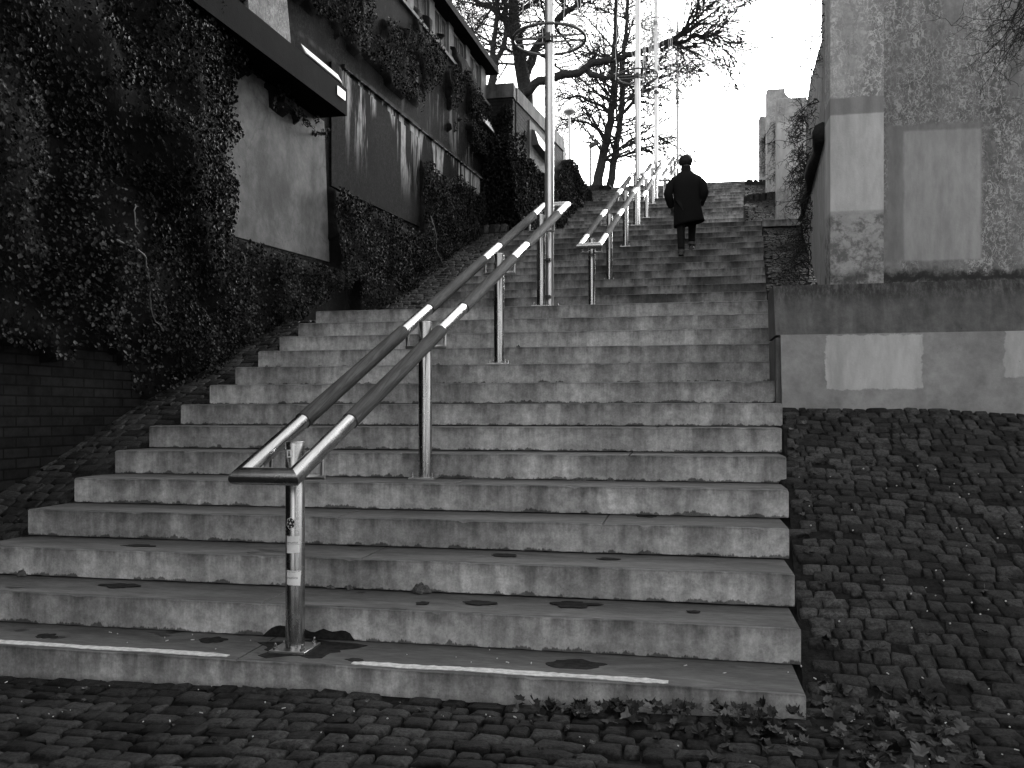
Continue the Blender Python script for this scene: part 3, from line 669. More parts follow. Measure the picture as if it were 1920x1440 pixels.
# ------------------------------------------------------------------ leaves
def leafmesh(pts,size,seed,flat=.0,droop=.5,folds=True):
    r=random.Random(seed); V=[];Fc=[]
    for (p,nrm) in pts:
        s=size*r.uniform(.55,1.35); n=Vector(nrm)+Vector((r.gauss(0,.55),r.gauss(0,.55),r.gauss(0,.55))); n.normalize()
        t1=n.cross(Vector((r.uniform(-.4,.4),r.uniform(-.4,.4),1))); 
        if t1.length<1e-3: t1=Vector((1,0,0))
        t1.normalize(); t2=t1.cross(n); b=n*s*.18; p=Vector(p)
        n0=len(V)
        V+= [tuple(p-t2*s*.55),tuple(p-t1*s*.48+b-t2*s*.1),tuple(p+t2*s*.6),tuple(p+t1*s*.48+b-t2*s*.1),tuple(p-t1*s*.3+t2*s*.28+b*.5),tuple(p+t1*s*.3+t2*s*.28+b*.5)]
        Fc+= [(n0,n0+3,n0+5,n0+2),(n0,n0+2,n0+4,n0+1)]
    return V,Fc
def nz(x,y,z,s): return noise.noise(Vector((x*s,y*s,z*s)))
def gz(y):            # foot of the left wall
    return lr1(-5,y) if y<11.9 else (r2(-4.5,y) if y<18.2 else r3(-4,y)+.1)
def bulge(y,z):
    b=.06
    if y<8.9: b+=.30*max(0,min(1,(z-2.0)/2.0))*max(0,min(1,(8.9-y)/1.2))*(1.0+.8*nz(y,z,3,1.1))+.10*nz(y,z,1,2.5)+.05
    else: b+=.06+.08*nz(y,z,4,2.2)
    b+= .08*math.exp(-max(0,z-gz(y))/.35)*(1 if y>7.6 else .1)
    return max(.03,b)
def cover(y,z):
    e=.25*nz(y,z,7,1.3)+.12*nz(y,z,2,4.5)
    g=gz(y)
    if z<g-.05: return 0
    if y<7.75:
        if z<1.95+e*.6+(.0 if y<6.9 else -(y-6.9)*.9): return 0
        return 1
    if y<8.72+e*.5 and z>2.6: return 1
    if y<11.2+e*.3:
        if z<3.42+e*.12: return 1
        if z>5.05+abs(e)*1.2 and z<5.42 and y<10.9: return .0 if e<.04 else 1
        if z>6.75+abs(e) and nz(y,z,21,.9)+.5*nz(y,z,4,3)>-.10: return 1
        return 0
    if y<14.6: return 1 if z<4.6+e*.1 or (z>6.75+abs(e) and nz(y,z,21,.9)+.5*nz(y,z,4,3)>-.10) else 0
    if y<19.05: return 1 if z<5.9+(y-14.6)*.09+e*.7 or (z>6.95+abs(e) and nz(y,z,21,.9)+.5*nz(y,z,4,3)>-.02) else 0
    return 0
ptsd=[];ptsl=[]; r=random.Random(99)
def near_light(y,z):   # pale dry ground cover patches instead of dark ivy
    if y<7.7 and z<3.9-(y-5.2)*.30+.3*nz(y,z,5,1.2) : return True
    if 8.3<y<11.4 and z<3.45: return nz(y,z,9,1.5)>-.35
    if z<gz(y)+.45 and y<13 and nz(y,z,2,2)>-.2: return True
    return False
N=0
for _ in range(185000):
    y=r.uniform(4.6,19.0)
    if r.random()<.25: y=r.uniform(4.6,11.3)
    z=r.uniform(gz(y)-.05,8.9 if y<9 else 8.4)
    c=cover(y,z)
    if c==0 or r.random()>c: continue
    cl=nz(y,z,11,2.6)
    if cl<-.12 and r.random()<.75: continue
    p=(xw(y)+bulge(y,z)+r.uniform(-.03,.05)+max(0,cl)*.12,y,z)
    (ptsl if near_light(y,z) else ptsd).append((p,(.8,-.35,.45)))
V,Fc=leafmesh(ptsd,.034,1); mo('ivy',V,Fc,M_ivy,smooth=False,label='dense dark ivy hanging over the near half of the left wall',cat='ivy',kind='stuff',loc=(xw(8),8,1.8))
V,Fc=leafmesh(ptsl,.030,2); mo('ground_cover',V,Fc,M_ivyl,label='pale dry creeper and leaf litter at the foot of the ivy',cat='creeper',kind='stuff',loc=(xw(8),8,1.6))
# woody mat behind the leaves
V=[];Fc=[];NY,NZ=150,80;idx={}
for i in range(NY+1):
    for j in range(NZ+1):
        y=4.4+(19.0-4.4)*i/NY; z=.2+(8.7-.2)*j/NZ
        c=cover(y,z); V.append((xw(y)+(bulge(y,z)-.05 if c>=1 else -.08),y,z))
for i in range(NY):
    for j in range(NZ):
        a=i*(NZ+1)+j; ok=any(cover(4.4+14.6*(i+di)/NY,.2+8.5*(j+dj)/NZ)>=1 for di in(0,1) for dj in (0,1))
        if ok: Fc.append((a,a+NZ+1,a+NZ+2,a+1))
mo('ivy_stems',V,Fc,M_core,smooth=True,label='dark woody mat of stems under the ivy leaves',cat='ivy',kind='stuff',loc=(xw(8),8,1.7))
def stemw(pts,rad,name='vine_stem',label='pale bare stem crossing the ivy on the left wall'):
    m=MB(); P=[]
    for (u,v) in pts:
        y,z=wl(u,v); P.append(Vector((xw(y)+bulge(y,z)+.06,y,z)))
    Q=[]
    for i in range(len(P)-1):
        for k in range(5):
            t_=k/5; Q.append(P[i].lerp(P[i+1],t_)+Vector((0,rnd.uniform(-.02,.02),rnd.uniform(-.02,.02))))
    Q.append(P[-1]); m.tube(Q,[rad*(1-.6*i/len(Q)) for i in range(len(Q))],6); return m.make(name,M_stem,smooth=True,label=label,cat='vine',loc=tuple(P[0]))
stemw([(150,450),(205,478),(228,530),(245,590),(275,620)],.010,label='pale forked bare stem low on the ivy bank at the left')
stemw([(182,385),(178,420),(186,440)],.006,label='thin short bare stem high in the ivy at the left')
stemw([(790,405),(797,440),(802,470),(806,495)],.013,label='pale stem running straight down the ivy beside the second flight')
stemw([(950,290),(958,320),(966,350)],.012,label='pale stem low on the wall beside the nearest mast')
# hedge-like ivy bank from the brick corner to the top landing
pts=[];V=[];Fc=[]
def hedge_off(y,z): return .10+.5*math.exp(-max(0,z-gz(min(y,27.0)))/1.0)+.15*nz(y,z,1,1.5)
def hx_(y): return -3.78+.078*(y-19.05) if y<28 else -3.08
def htop(y): return 7.5+.25*nz(y,0,0,1.2)+(0 if y<22 else min(1.2,(y-22)*.5))-max(0,y-25)*.06
for _ in range(34000):
    y=r.uniform(18.2,28.6); z0=gz(min(y,27))-.1; zt=htop(y) - max(0,(y-26.5))*.35; z=r.uniform(z0,zt)
    o=hedge_off(y,z)+r.uniform(-.05,.05); pts.append(((hx_(y)+o,y,z),(.7,-.5,.4)))
for _ in range(5000): x=r.uniform(-4.5,-3.3); z=r.uniform(4.9,7.6); pts.append(((x,18.5-r.uniform(0,.15),z),(.2,-1,.3)))
for _ in range(5000):   # brick end face ivy
    x=r.uniform(xw(19.05),-3.7); z=r.uniform(4.5,8.3+.3*nz(x,0,0,3)); pts.append(((x,19.0-r.uniform(0,.12),z),(.2,-1,.3)))
V,Fc=leafmesh(pts,.045,3); mo('ivy',V,Fc,M_ivy,label='dark ivy hedge sloping down to the top landing behind the nearest mast',cat='ivy',kind='stuff',loc=(-3.7,23,7))
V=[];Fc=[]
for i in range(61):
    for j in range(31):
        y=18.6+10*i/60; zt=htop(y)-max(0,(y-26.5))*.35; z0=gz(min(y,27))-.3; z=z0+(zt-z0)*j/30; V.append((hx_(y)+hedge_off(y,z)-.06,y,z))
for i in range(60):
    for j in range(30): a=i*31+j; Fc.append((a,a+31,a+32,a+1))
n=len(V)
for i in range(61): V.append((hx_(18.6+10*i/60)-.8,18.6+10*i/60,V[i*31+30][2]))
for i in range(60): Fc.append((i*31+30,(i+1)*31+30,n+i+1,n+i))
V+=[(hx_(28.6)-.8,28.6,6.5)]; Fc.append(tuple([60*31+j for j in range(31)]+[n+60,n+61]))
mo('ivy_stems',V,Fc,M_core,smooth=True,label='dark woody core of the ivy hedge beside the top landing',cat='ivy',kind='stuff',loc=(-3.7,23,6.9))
# ------------------------------------------------------------------ right hand walls
t,c=mat_conc('terrace_wall_concrete',.34,.23,sv=(2,2,1.2),contrast=.22)
c=patch(t,c,1.17,1.90,1.63,2.068,.50,.006,.05); c=patch(t,c,2.50,4.0,1.72,2.3,.45,.006,.05); t.col(c); M_ter=t.m
t,c=mat_conc('terrace_dirty_band',.14,.085,sv=(9,9,.7),contrast=.35,speck=.55)
zt_=t.ss(t.z,2.28,2.46); c=t.m_('MULTIPLY',c,t.mix(t.m_('MULTIPLY',zt_,t.ss(t.noise(30,t.vec(1,1,.3),5,.8),.35,.6)),1.0,.4)); t.col(c); M_ter2=t.m
root=thing('terrace_wall','low concrete terrace wall right of the steps with repainted pale patches','wall',(1.6,7.3,1.5))
A0=at(1463.5,628,7.3).x; A1=at(1468,752,7.3).x
m=MB(); m.hexa([(A1,7.3,1.2),(6.5,7.3,1.2),(6.5,7.62,1.2),(A1,7.62,1.2),(A0,7.3,2.08),(6.5,7.3,2.08),(6.5,7.62,2.08),(A0,7.62,2.08)]); m.make('lower_wall',M_ter,root)
B0=at(1455,548,7.42); m=MB(); m.hexa([(A0-.035,7.325,2.0801),(6.5,7.325,2.0801),(6.5,7.9,2.0801),(A0-.035,7.9,2.0801),(B0.x-.02,7.42,2.50),(6.5,7.42,2.50),(6.5,7.9,2.50),(B0.x-.02,7.9,2.50)]); m.make('dirty_upper_band',M_ter2,root)
MB().box(A1-.05,A1-.002,7.33,7.9,1.1,2.06).make('end_strip',M_ter2,root)
MB().box(.95,7,7.905,9.9,2.0,2.49).make('terrace_soil',M_soil,kind='structure')
# big back wall with vine root marks
t,c=mat_conc('root_marked_concrete',.27,.16,worm=.95,sv=(4,4,.35),contrast=.3)
yb=9.6
def bx(u): return at(u,300,yb).x
def bz(v): return at(1750,v,yb).z
c=patch(t,c,bx(1664),bx(1846),bz(486),bz(228),.245,.03,.03); c=patch(t,c,bx(1697),bx(1845),bz(486),bz(240),.36,.018,.02)
c=patch(t,c,bx(1640),bx(2000),bz(530),bz(508),.035,.05,.12)
t.col(c); M_back=t.m
root=thing('back_wall','tall grey concrete wall marked by old vine roots with one pale repainted rectangle','wall',(3.0,yb,2.5))
V=[];Fc=[]; N=24
for i in range(N+1):
    x=1.55+(7.5-1.55)*i/N; yy=yb+.10*math.sin((x-1.9)*1.1)
    V+=[(x,yy,2.3),(x,yy,7.4),(x,yy+.4,2.3),(x,yy+.4,7.4)]
for i in range(N):
    a=4*i;b=a+4; Fc+=[(a,b,b+1,a+1),(a+2,a+3,b+3,b+2),(a+1,b+1,b+3,a+3),(a,a+2,b+2,b)]
Fc+=[(0,1,3,2),(4*N,4*N+2,4*N+3,4*N+1)]
mo('wall_face',V,Fc,M_back,root,smooth=True,sharp=40)
# front pillar
t,c=mat_conc('pillar_concrete',.40,.26,worm=.7,sv=(4,4,.6),contrast=.25)
yp=7.95; pz=lambda v: at(1600,v,yp).z
zk=t.ss(t.z,pz(205)-.02,pz(205)+.02); 
c0=t.m_('MULTIPLY',t.ss(t.noise(5,None,7,.7),.3,.7,.3,.42),1.0)
c=t.mix(zk,c0,c); c=patch(t,c,1.20,1.78,pz(395),pz(214),.50,.01,.012); c=patch(t,c,1.2,1.78,pz(214),pz(182),.26,.01,.012)
low=t.m_('MULTIPLY',t.ss(t.z,pz(395),pz(395)-.06),t.ss(t.noise(11,None,6,.75),.42,.62)); c=t.mix(t.m_('MULTIPLY',low,.8),c,.09)
low2=t.m_('MULTIPLY',t.ss(t.z,pz(500),pz(520)),t.ss(t.noise(6,None,6,.75),.38,.6)); c=t.mix(t.m_('MULTIPLY',low2,.8),c,.05)
t.col(c); M_pil=t.m
def pillar(label,x0,x1,y0,y1,z0,z1,mat,grp='pale concrete pillars right of the stairs'):
    m=MB().bbox(x0,x1,y0,y1,z0,z1,.015); return m.make('pillar',mat,label=label,cat='pillar',group=grp,loc=((x0+x1)/2,(y0+y1)/2,z0))
pillar('nearest and tallest concrete pillar with a pale repainted band, cut by the top of the photo',at(1557,300,yp).x,at(1657,300,yp).x,yp,8.25,2.4,7.2,M_pil)
t,c=mat_conc('far_pillar_concrete',.45,.28,worm=.35,sv=(4,4,.6),contrast=.3); c=patch(t,c,1.8,2.6,6.05,7.4,.55,.02,.02); t.col(c); M_pil2=t.m
a=at(1458,183,18.2); b=at(1513,405,18.2); pillar('second pillar, half hidden by dark hanging vines',a.x,b.x,18.25,18.6,b.z-.3,a.z,M_pil2)
# third pillar: with curved shoulder on its right
a=at(1438,168,25.2); b=at(1472,168,25.2); zb3=7.5
poly=[(a.x,25.2,zb3),(a.x+1.1,25.2,zb3),(a.x+1.1,25.2,a.z-.36)]
for i in range(9): poly.append((b.x+.55-.55*math.sin(i/8*PI/2),25.2,a.z-.36+.26*(1-math.cos(i/8*PI/2))))
poly+=[(b.x,25.2,a.z),(a.x,25.2,a.z)]
MB().prism(poly,(0,.4,0)).make('pillar',M_pil2,label='third pillar, taller, with a curved shoulder behind the second',cat='pillar',group='pale concrete pillars right of the stairs',loc=(a.x+.3,25.3,zb3))
a=at(1424,218,32.5); pillar('farthest small pillar at the top of the stairs, leftmost of the row',a.x,a.x+.6,32.5,32.9,9.7,a.z,M_pil2)
# wing wall along the ramp
t,c=mat_conc('scarred_wing_concrete',.27,.19,sv=(1,1.3,.5),contrast=.25)
yv=t.comb(0.0,t.m_('MULTIPLY',t.y,1.4),t.m_('MULTIPLY',t.z,.9)); sc=t.ss(t.noise(2.6,yv,3,.5,.8),.68,.70); c=t.mix(sc,c,.02); t.col(c); M_wing=t.m
root=thing('wing_wall','concrete wing wall running uphill from the nearest pillar','wall',(1.5,9,2.5))
W=lambda y,z,o=0:(wing(y)+o,y,z)
m=MB(); m.prism([W(8.26,2.4),W(17.6,5.0),W(17.6,5.25),W(8.26,4.02)],(.25,0,0)); m.make('lower_panel',M_wing,root)
m=MB(); m.prism([W(8.26,4.03,.06),W(17.6,5.26,.06),W(17.6,7.4,.06),W(15,7.0,.06),W(10.5,5.8,.06),W(8.9,5.5,.06),W(8.26,6.8,.06)],(.3,0,0)); m.make('upper_panel',M_rough,root)
# thick dark tube along the top of the lower panel
m=MB(); P=[Vector(W(8.3+.93*i,4.0+.131*i*.93+.04,-.02+.03*math.sin(i*1.7))) for i in range(11)]; m.tube(P,[.09,.085,.08,.08,.075,.075,.07,.07,.07,.06,.05],8)
m.make('dark_tube',M_vine,smooth=True,label='thick dark tube lying along the wing wall',cat='vine',loc=tuple(P[0]))
# ------------------------------------------------------------------ vines and trees
def wander(r,p,d,L,n,jit,grav=0):
    P=[Vector(p)]; d=Vector(d).normalized()
    for i in range(n):
        d=(d+Vector((r.gauss(0,jit),r.gauss(0,jit),r.gauss(0,jit)+grav))).normalized(); P.append(P[-1]+d*L/n)
    return P
def vines(name,label,starts,seed,L=1.2,rad=.006,depth=2,grav=-.18,loc=None):
    r=random.Random(seed); m=MB()
    for (p,d) in starts:
        P=wander(r,p,d,L*r.uniform(.5,1.3),9,.28,grav); m.tube(P,[rad*(1-.07*i) for i in range(len(P))],4,False)
        for _ in range(4):
            q=r.choice(P[1:]); P2=wander(r,q,(r.gauss(0,1),r.gauss(0,.6),r.gauss(-.2,1)),L*.45*r.uniform(.4,1.2),6,.35,grav*.7); m.tube(P2,[rad*.6*(1-.1*i) for i in range(len(P2))],3,False)
            for _ in range(3):
                q2=r.choice(P2[1:]); P3=wander(r,q2,(r.gauss(0,1),r.gauss(0,.6),r.gauss(-.1,1)),L*.16,3,.4,0); m.tube(P3,rad*.4,3,False)
    return m.make(name,M_vine,smooth=True,label=label,cat='vine',loc=loc or tuple(starts[0][0]))
r=random.Random(4)
S=[]
for i in range(120):
    y=r.uniform(11.5,17.6); z=pitch(y)+.35+ (7.1-5.3)*((r.random())**.8)*1.35*(.5+.5*(y-8)/9.6); S.append(((wing(y)-.02,y,z),(r.uniform(-.8,0),r.uniform(-.6,.2),r.uniform(-.3,.5))))
vines('hanging_vines','tangle of bare dark vines spilling over the wing wall onto the second pillar',S,5,L=.48,rad=.008)
S=[]
for i in range(45):
    y=r.uniform(8.6,13); z=4.9+r.random()*(1.2+.15*(y-8.6)); S.append(((wing(y)+.03,y,z),(-.5,r.uniform(-.6,.5),r.uniform(-.2,.8))))
vines('hanging_vines','bare twiggy vines at the top of the wing wall beside the nearest pillar',S,6,L=.45,rad=.006)
S=[]
a=at(1455,250,25.0)
for i in range(60): S.append(((a.x+r.uniform(.0,.35),25.15,r.uniform(8.0,9.9)),(r.uniform(-.6,.6),-.2,-.4)))
vines('hanging_vines','thin bare vines clinging to the third pillar',S,8,L=.7,rad=.010)
a=at(1430,300,32.4); S=[((a.x+r.uniform(0,.35),32.45,r.uniform(10.2,12.0)),(r.uniform(-.5,.5),-.2,-.5)) for i in range(30)]
vines('hanging_vines','thin bare vines on the farthest pillar',S,9,L=.6,rad=.010)
S=[]
for i in range(34):
    p=at(1925+r.uniform(-20,60),r.uniform(-60,60),8.9); S.append((tuple(p),(r.uniform(-1.0,-.1),-.1,-.7)))
vines('hanging_vines','bare shrub twigs hanging into the top right corner',S,10,L=.75,rad=.005,grav=-.10)

MINR=[.009]
def grow(m,r,P,R,lvl,spec):
    n=6 if R[0]>.05 else (5 if R[0]>.02 else 3)
    m.tube(P,R,n,False)
    if lvl>=len(spec): return
    cnt,L,spread,grav,jit,f0=spec[lvl]
    tot=len(P)-1
    for k in range(int(cnt*(1.35 if lvl<2 else 1.0)*r.uniform(.8,1.2)+.5)):
        t_=f0+(1-f0)*r.random(); i=min(tot-1,int(t_*tot)); fr=t_*tot-i; q=P[i].lerp(P[i+1],fr); rad=R[i]*(1-fr)+R[i+1]*fr
        d=(P[i+1]-P[i]).normalized(); sd=Vector((r.gauss(0,1),r.gauss(0,1),r.gauss(0,.7))); sd-=d*sd.dot(d); sd.normalize()
        nd=(d*(1-spread)+sd*spread).normalized(); LL=L*r.uniform(.5,1.2)*(1.15-.5*t_)
        ns=7 if lvl==0 else (5 if lvl==1 else 3)
        P2=wander(r,q,nd,LL,ns,jit,grav); r0=min(rad*.75,.016*LL+.006) ; R2=[max(MINR[0],r0*(1-.75*i/ns)) for i in range(ns+1)]
        grow(m,r,P2,R2,lvl+1,spec)
def px(P,Y,dY=None): return [at(u,v,Y+(dY[i] if dY else 0)) for i,(u,v) in enumerate(P)]
def densify(P,R,k,r,j):
    Q=[];S_=[]
    for i in range(len(P)-1):
        for a in range(k):
            t_=a/k; o=Vector((r.gauss(0,j),r.gauss(0,j),r.gauss(0,j))) if a else Vector((0,0,0)); Q.append(P[i].lerp(P[i+1],t_)+o); S_.append(R[i]*(1-t_)+R[i+1]*t_)
    Q.append(P[-1]); S_.append(R[-1]); return Q,S_
def tree(label,limbs,seed,loc):
    root=thing('bare_tree',label,'tree',loc,'bare winter trees at the top of the stairs'); r=random.Random(seed)
    mt=MB(); mc=MB()
    for (P,R,spec,trunk) in limbs:
        Q,S_=densify(P,R,3,r,.03); mt.tube(Q,S_,10,True)
        if spec: 
            tmp=MB(); grow(tmp,r,Q,[s*.9 for s in S_],0,spec); mc.add(tmp.V,tmp.F)
    mt.make('trunk',M_bark,root,smooth=True); mc.make('branches',M_twig,root,smooth=True)
YA=27.5
MINR[0]=.0068
sp3=[(13,2.2,.7,-.01,.10,.2),(7,1.2,.6,-.02,.12,.1),(5,.7,.55,-.02,.14,.1)]
tree('large dark bare tree behind the brick corner with a long limb sweeping right',[
 (px([(990,330),(986,200),(976,120),(968,60),(962,0),(955,-120),(950,-260)],YA),[.28,.25,.22,.19,.16,.12,.05],[(10,2.8,.7,.02,.10,.3),(7,1.4,.6,0,.12,.15),(5,.8,.55,0,.14,.1)],True),
 (px([(984,150),(1002,95),(1020,65),(1048,35),(1090,0),(1140,-60)],YA+.3),[.16,.14,.12,.11,.08,.04],sp3,False),
 (px([(983,175),(1010,152),(1045,143),(1085,137),(1108,119),(1150,112),(1190,101),(1232,86),(1262,74),(1300,50),(1335,25),(1375,-5)],YA-.5),[.14,.14,.13,.12,.11,.10,.09,.08,.06,.045,.03,.012],[(26,1.7,.62,-.0,.08,.35),(6,1.1,.5,-.02,.10,.1),(3,.7,.5,-.03,.12,.1)],False),
 (px([(1098,130),(1113,141),(1132,147),(1160,142),(1200,140),(1240,130),(1290,112)],YA-.5),[.09,.085,.08,.07,.05,.03,.012],[(12,1.4,.7,-.05,.10,.3),(7,.9,.6,-.05,.12,.1),(5,.5,.55,-.04,.14,.1)],False),
 (px([(1240,95),(1265,70),(1290,48),(1320,20),(1350,0),(1375,-20)],YA-.6),[.06,.05,.04,.03,.02,.01],[(26,1.7,.5,-.01,.07,.1),(5,1.1,.45,-.03,.09,.1),(3,.7,.5,-.05,.12,.1)],False),
 (px([(1232,88),(1270,80),(1310,68),(1345,66),(1365,80),(1380,100)],YA-.5),[.06,.05,.04,.03,.02,.01],[(30,1.7,.5,-.02,.07,.1),(5,1.1,.45,-.05,.09,.1),(3,.7,.5,-.06,.12,.1)],False),
 (px([(962,70),(945,35),(915,10),(870,-10),(820,-30)],YA),[.12,.10,.08,.06,.02],sp3,False),
],3,(at(990,330,YA).x,YA,8.2))
tree('slender forked bare tree left of the large one, above the roof end',[
 (px([(924,190),(927,135),(924,95),(930,50),(934,0),(940,-100)],26),[.14,.12,.09,.07,.06,.02],[(10,1.8,.75,0,.16,.3),(6,.9,.7,0,.2,.15),(5,.4,.7,0,.2,.1)],True),
 (px([(927,125),(943,90),(950,50),(948,0),(950,-80)],26),[.09,.08,.07,.05,.02],[(8,1.4,.75,0,.16,.3),(6,.8,.7,0,.2,.15),(5,.4,.7,0,.2,.1)],False)],5,(at(924,190,26).x,26,8.3))
tree('thin leaning bare tree over the roof of the low building',[
 (px([(915,200),(890,120),(868,75),(850,40),(828,0),(800,-60)],22.5),[.06,.05,.045,.035,.025,.01],[(13,1.3,.75,.02,.18,.15),(7,.7,.7,0,.2,.15),(5,.3,.7,0,.2,.1)],True)],6,(at(915,200,22.5).x,22.5,8.4))
MINR[0]=.0085
sq=[(30,3.6,.66,.0,.07,.18),(7,2.0,.5,-.02,.09,.1),(4,1.2,.5,-.03,.11,.1)]
tree('bare twin trunked tree against the white sky, rising from the top of the stairs',[
 (px([(1112,372),(1122,330),(1136,270),(1146,225),(1151,180),(1151,110),(1154,40),(1157,-60),(1160,-160)],42),[.27,.24,.2,.19,.17,.14,.11,.07,.02],sq,True),
 (px([(1142,365),(1147,335),(1154,290),(1162,230),(1167,170),(1169,110),(1175,40),(1180,-60),(1186,-150)],42.4),[.21,.19,.17,.15,.14,.12,.09,.06,.02],sq,True),
 (px([(1165,215),(1195,180),(1225,150),(1265,135),(1310,125)],42.3),[.09,.08,.06,.04,.012],[(14,2.0,.6,-.02,.08,.1),(6,1.3,.5,-.03,.1,.1),(4,.8,.5,0,.12,.1)],False),
 (px([(1166,275),(1200,262),(1235,255),(1270,275),(1300,290)],42.3),[.08,.06,.045,.03,.01],[(14,1.8,.6,-.03,.08,.1),(6,1.2,.5,-.03,.1,.1),(4,.7,.5,0,.12,.1)],False),
 (px([(1150,215),(1120,195),(1090,180),(1060,185),(1040,180)],42),[.09,.07,.05,.03,.01],[(14,2.0,.6,-.02,.08,.1),(6,1.3,.5,-.03,.1,.1),(4,.8,.5,0,.12,.1)],False),
 (px([(1140,260),(1110,235),(1080,225),(1050,235),(1035,250)],42),[.08,.06,.045,.03,.01],[(14,1.8,.6,-.03,.08,.1),(6,1.2,.5,-.03,.1,.1),(4,.7,.5,0,.12,.1)],False),
],9,(at(1130,360,42).x,42,9.5))
# ------------------------------------------------------------------ person
def skin(name,J,E_,mat,parent,root,sub=2):
    me=bpy.data.meshes.new(name); me.from_pydata([tuple(j[:3]) for j in J],E_,[]); ob=bpy.data.objects.new(name,me); COL.objects.link(ob)
    sk=ob.modifiers.new('s','SKIN'); sk.use_smooth_shade=True
    for i,j in enumerate(J):
        q=me.skin_vertices[0].data[i]; q.radius=(j[3],j[4] if len(j)>4 else j[3]); q.use_root=(i==root)
    ob.modifiers.new('b','SUBSURF').levels=sub; ob.modifiers['b'].render_levels=sub
    dg=bpy.context.evaluated_depsgraph_get(); dg.update(); m2=bpy.data.meshes.new_from_object(ob.evaluated_get(dg)); COL.objects.unlink(ob); bpy.data.objects.remove(ob)
    m2.name=name; m2.materials.clear(); m2.materials.append(mat); m2.polygons.foreach_set('use_smooth',[True]*len(m2.polygons))
    o=bpy.data.objects.new(name,m2); COL.objects.link(o); o.parent=parent; return o
pb=at(1282,480,15.42)
person=thing('person','person seen from behind in a long black coat walking up the steps','person',(pb.x,15.42,22*H))
person.scale=(1.06,1.06,1.06)
# local frame: x right, y uphill, z up from the lower foot
LF=(-.03,0.0); RF=(.135,.44)
hipz=.93
J=[(.05,.14,hipz,.15,.12),(.05,.15,1.08,.14,.11),(.045,.19,1.25,.14,.11),(.04,.225,1.40,.10,.08),(.04,.26,1.51,.055),(.035,.295,1.60,.058),(.035,.315,1.68,.082,.09),(.035,.32,1.755,.075,.085),
 (-.05,.13,.90,.09),(-.045,.10,.50,.062),(-.04,.0,.10,.042),(-.045,.10,.03,.04),(-.045,.17,.02,.03),
 (.14,.18,.90,.09),(.145,.42,.66,.064),(.135,.40,.30,.044),(.14,.50,.225,.04),(.14,.575,.215,.03),
 (-.16,.22,1.40,.062),(-.26,.15,1.14,.046),(-.205,.26,.93,.034),(-.19,.30,.89,.036,.022),
 (.24,.22,1.40,.062),(.345,.15,1.14,.046),(.28,.26,.94,.034),(.265,.30,.90,.036,.022)]
E_=[(0,1),(1,2),(2,3),(3,4),(4,5),(5,6),(6,7),(0,8),(8,9),(9,10),(10,11),(11,12),(0,13),(13,14),(14,15),(15,16),(16,17),(3,18),(18,19),(19,20),(20,21),(3,22),(22,23),(23,24),(24,25)]
for hnd,sx in ((21,1),(25,-1)):
    b=J[hnd]
    for k,(dx,dy,L) in enumerate(((-.024,.01,.058),(-.009,.02,.07),(.007,.02,.072),(.022,.012,.06))):
        J.append((b[0]+dx*sx,b[1]+.035+dy*.3,b[2]-.025,.0095)); J.append((b[0]+dx*sx*1.05,b[1]+.045+L*.4,b[2]-.03-L*.5,.009)); J.append((b[0]+dx*sx,b[1]+.03+L*.5,b[2]-.04-L*.85,.008)); n=len(J); E_+=[(hnd,n-3),(n-3,n-2),(n-2,n-1)]
    J.append((b[0]+sx*.04,b[1]+.02,b[2]+.0,.012)); J.append((b[0]+sx*.05,b[1]+.06,b[2]-.025,.010)); n=len(J); E_+=[(hnd,n-2),(n-2,n-1)]
skin('body',J,E_,M_skin,person,0)
# face and ears (seen only from in front)
fm=MB(); hx0,hy0,hz0=.035,.318,1.70
for s in (-1,1): fm.lathe((hx0+s*.082,hy0+.0,hz0-.025),[(.006,-.028),(.014,-.012),(.016,.01),(.008,.026)],8)
fm.make_=None
fo=mo('ears',[(v[0],v[1],v[2]) for v in fm.V],fm.F,M_skin,None,smooth=True); fo.parent=person
nm=MB().add([(hx0-.014,hy0+.085,hz0-.035),(hx0+.014,hy0+.085,hz0-.035),(hx0,hy0+.112,hz0-.03),(hx0,hy0+.088,hz0+.015)],[(0,1,2),(0,2,3),(1,3,2),(0,3,1)])
no=mo('nose',nm.V,nm.F,M_skin,None); no.parent=person
em=MB()
for s in (-1,1): em.lathe((hx0+s*.03,hy0+.082,hz0+.008),[(.002,-.008),(.009,-.004),(.009,.004),(.002,.008)],8)
em.box(hx0-.022,hx0+.022,hy0+.08,hy0+.088,hz0-.066,hz0-.060); eo=mo('eyes_and_mouth',em.V,em.F,M_ink,None); eo.parent=person
# trousers
def tubeobj(name,P,R,mat,n=14,parent=person):
    m=MB(); r=random.Random(len(name)); m.tube(P,R,n); o=mo(name,m.V,m.F,mat,None,smooth=True,sharp=60); o.parent=parent; return o
JT=[(.05,.14,.95,.16,.14),(-.05,.13,.88,.105),(-.05,.115,.70,.088),(-.045,.105,.50,.075),(-.042,.03,.26,.066),(-.04,.0,.13,.062),(.14,.18,.88,.105),(.145,.30,.77,.09),(.145,.415,.66,.078),(.14,.415,.47,.066),(.137,.40,.335,.062)]
skin('trousers',JT,[(0,1),(1,2),(2,3),(3,4),(4,5),(0,6),(6,7),(7,8),(8,9),(9,10)],M_trs,person,0)
tubeobj('trouser_cuff',[Vector((-.04,0,.105)),Vector((-.04,0.0,.145))],[.061,.063],M_cuff); tubeobj('trouser_cuff',[Vector((.137,.40,.305)),Vector((.137,.40,.348))],[.061,.063],M_cuff)
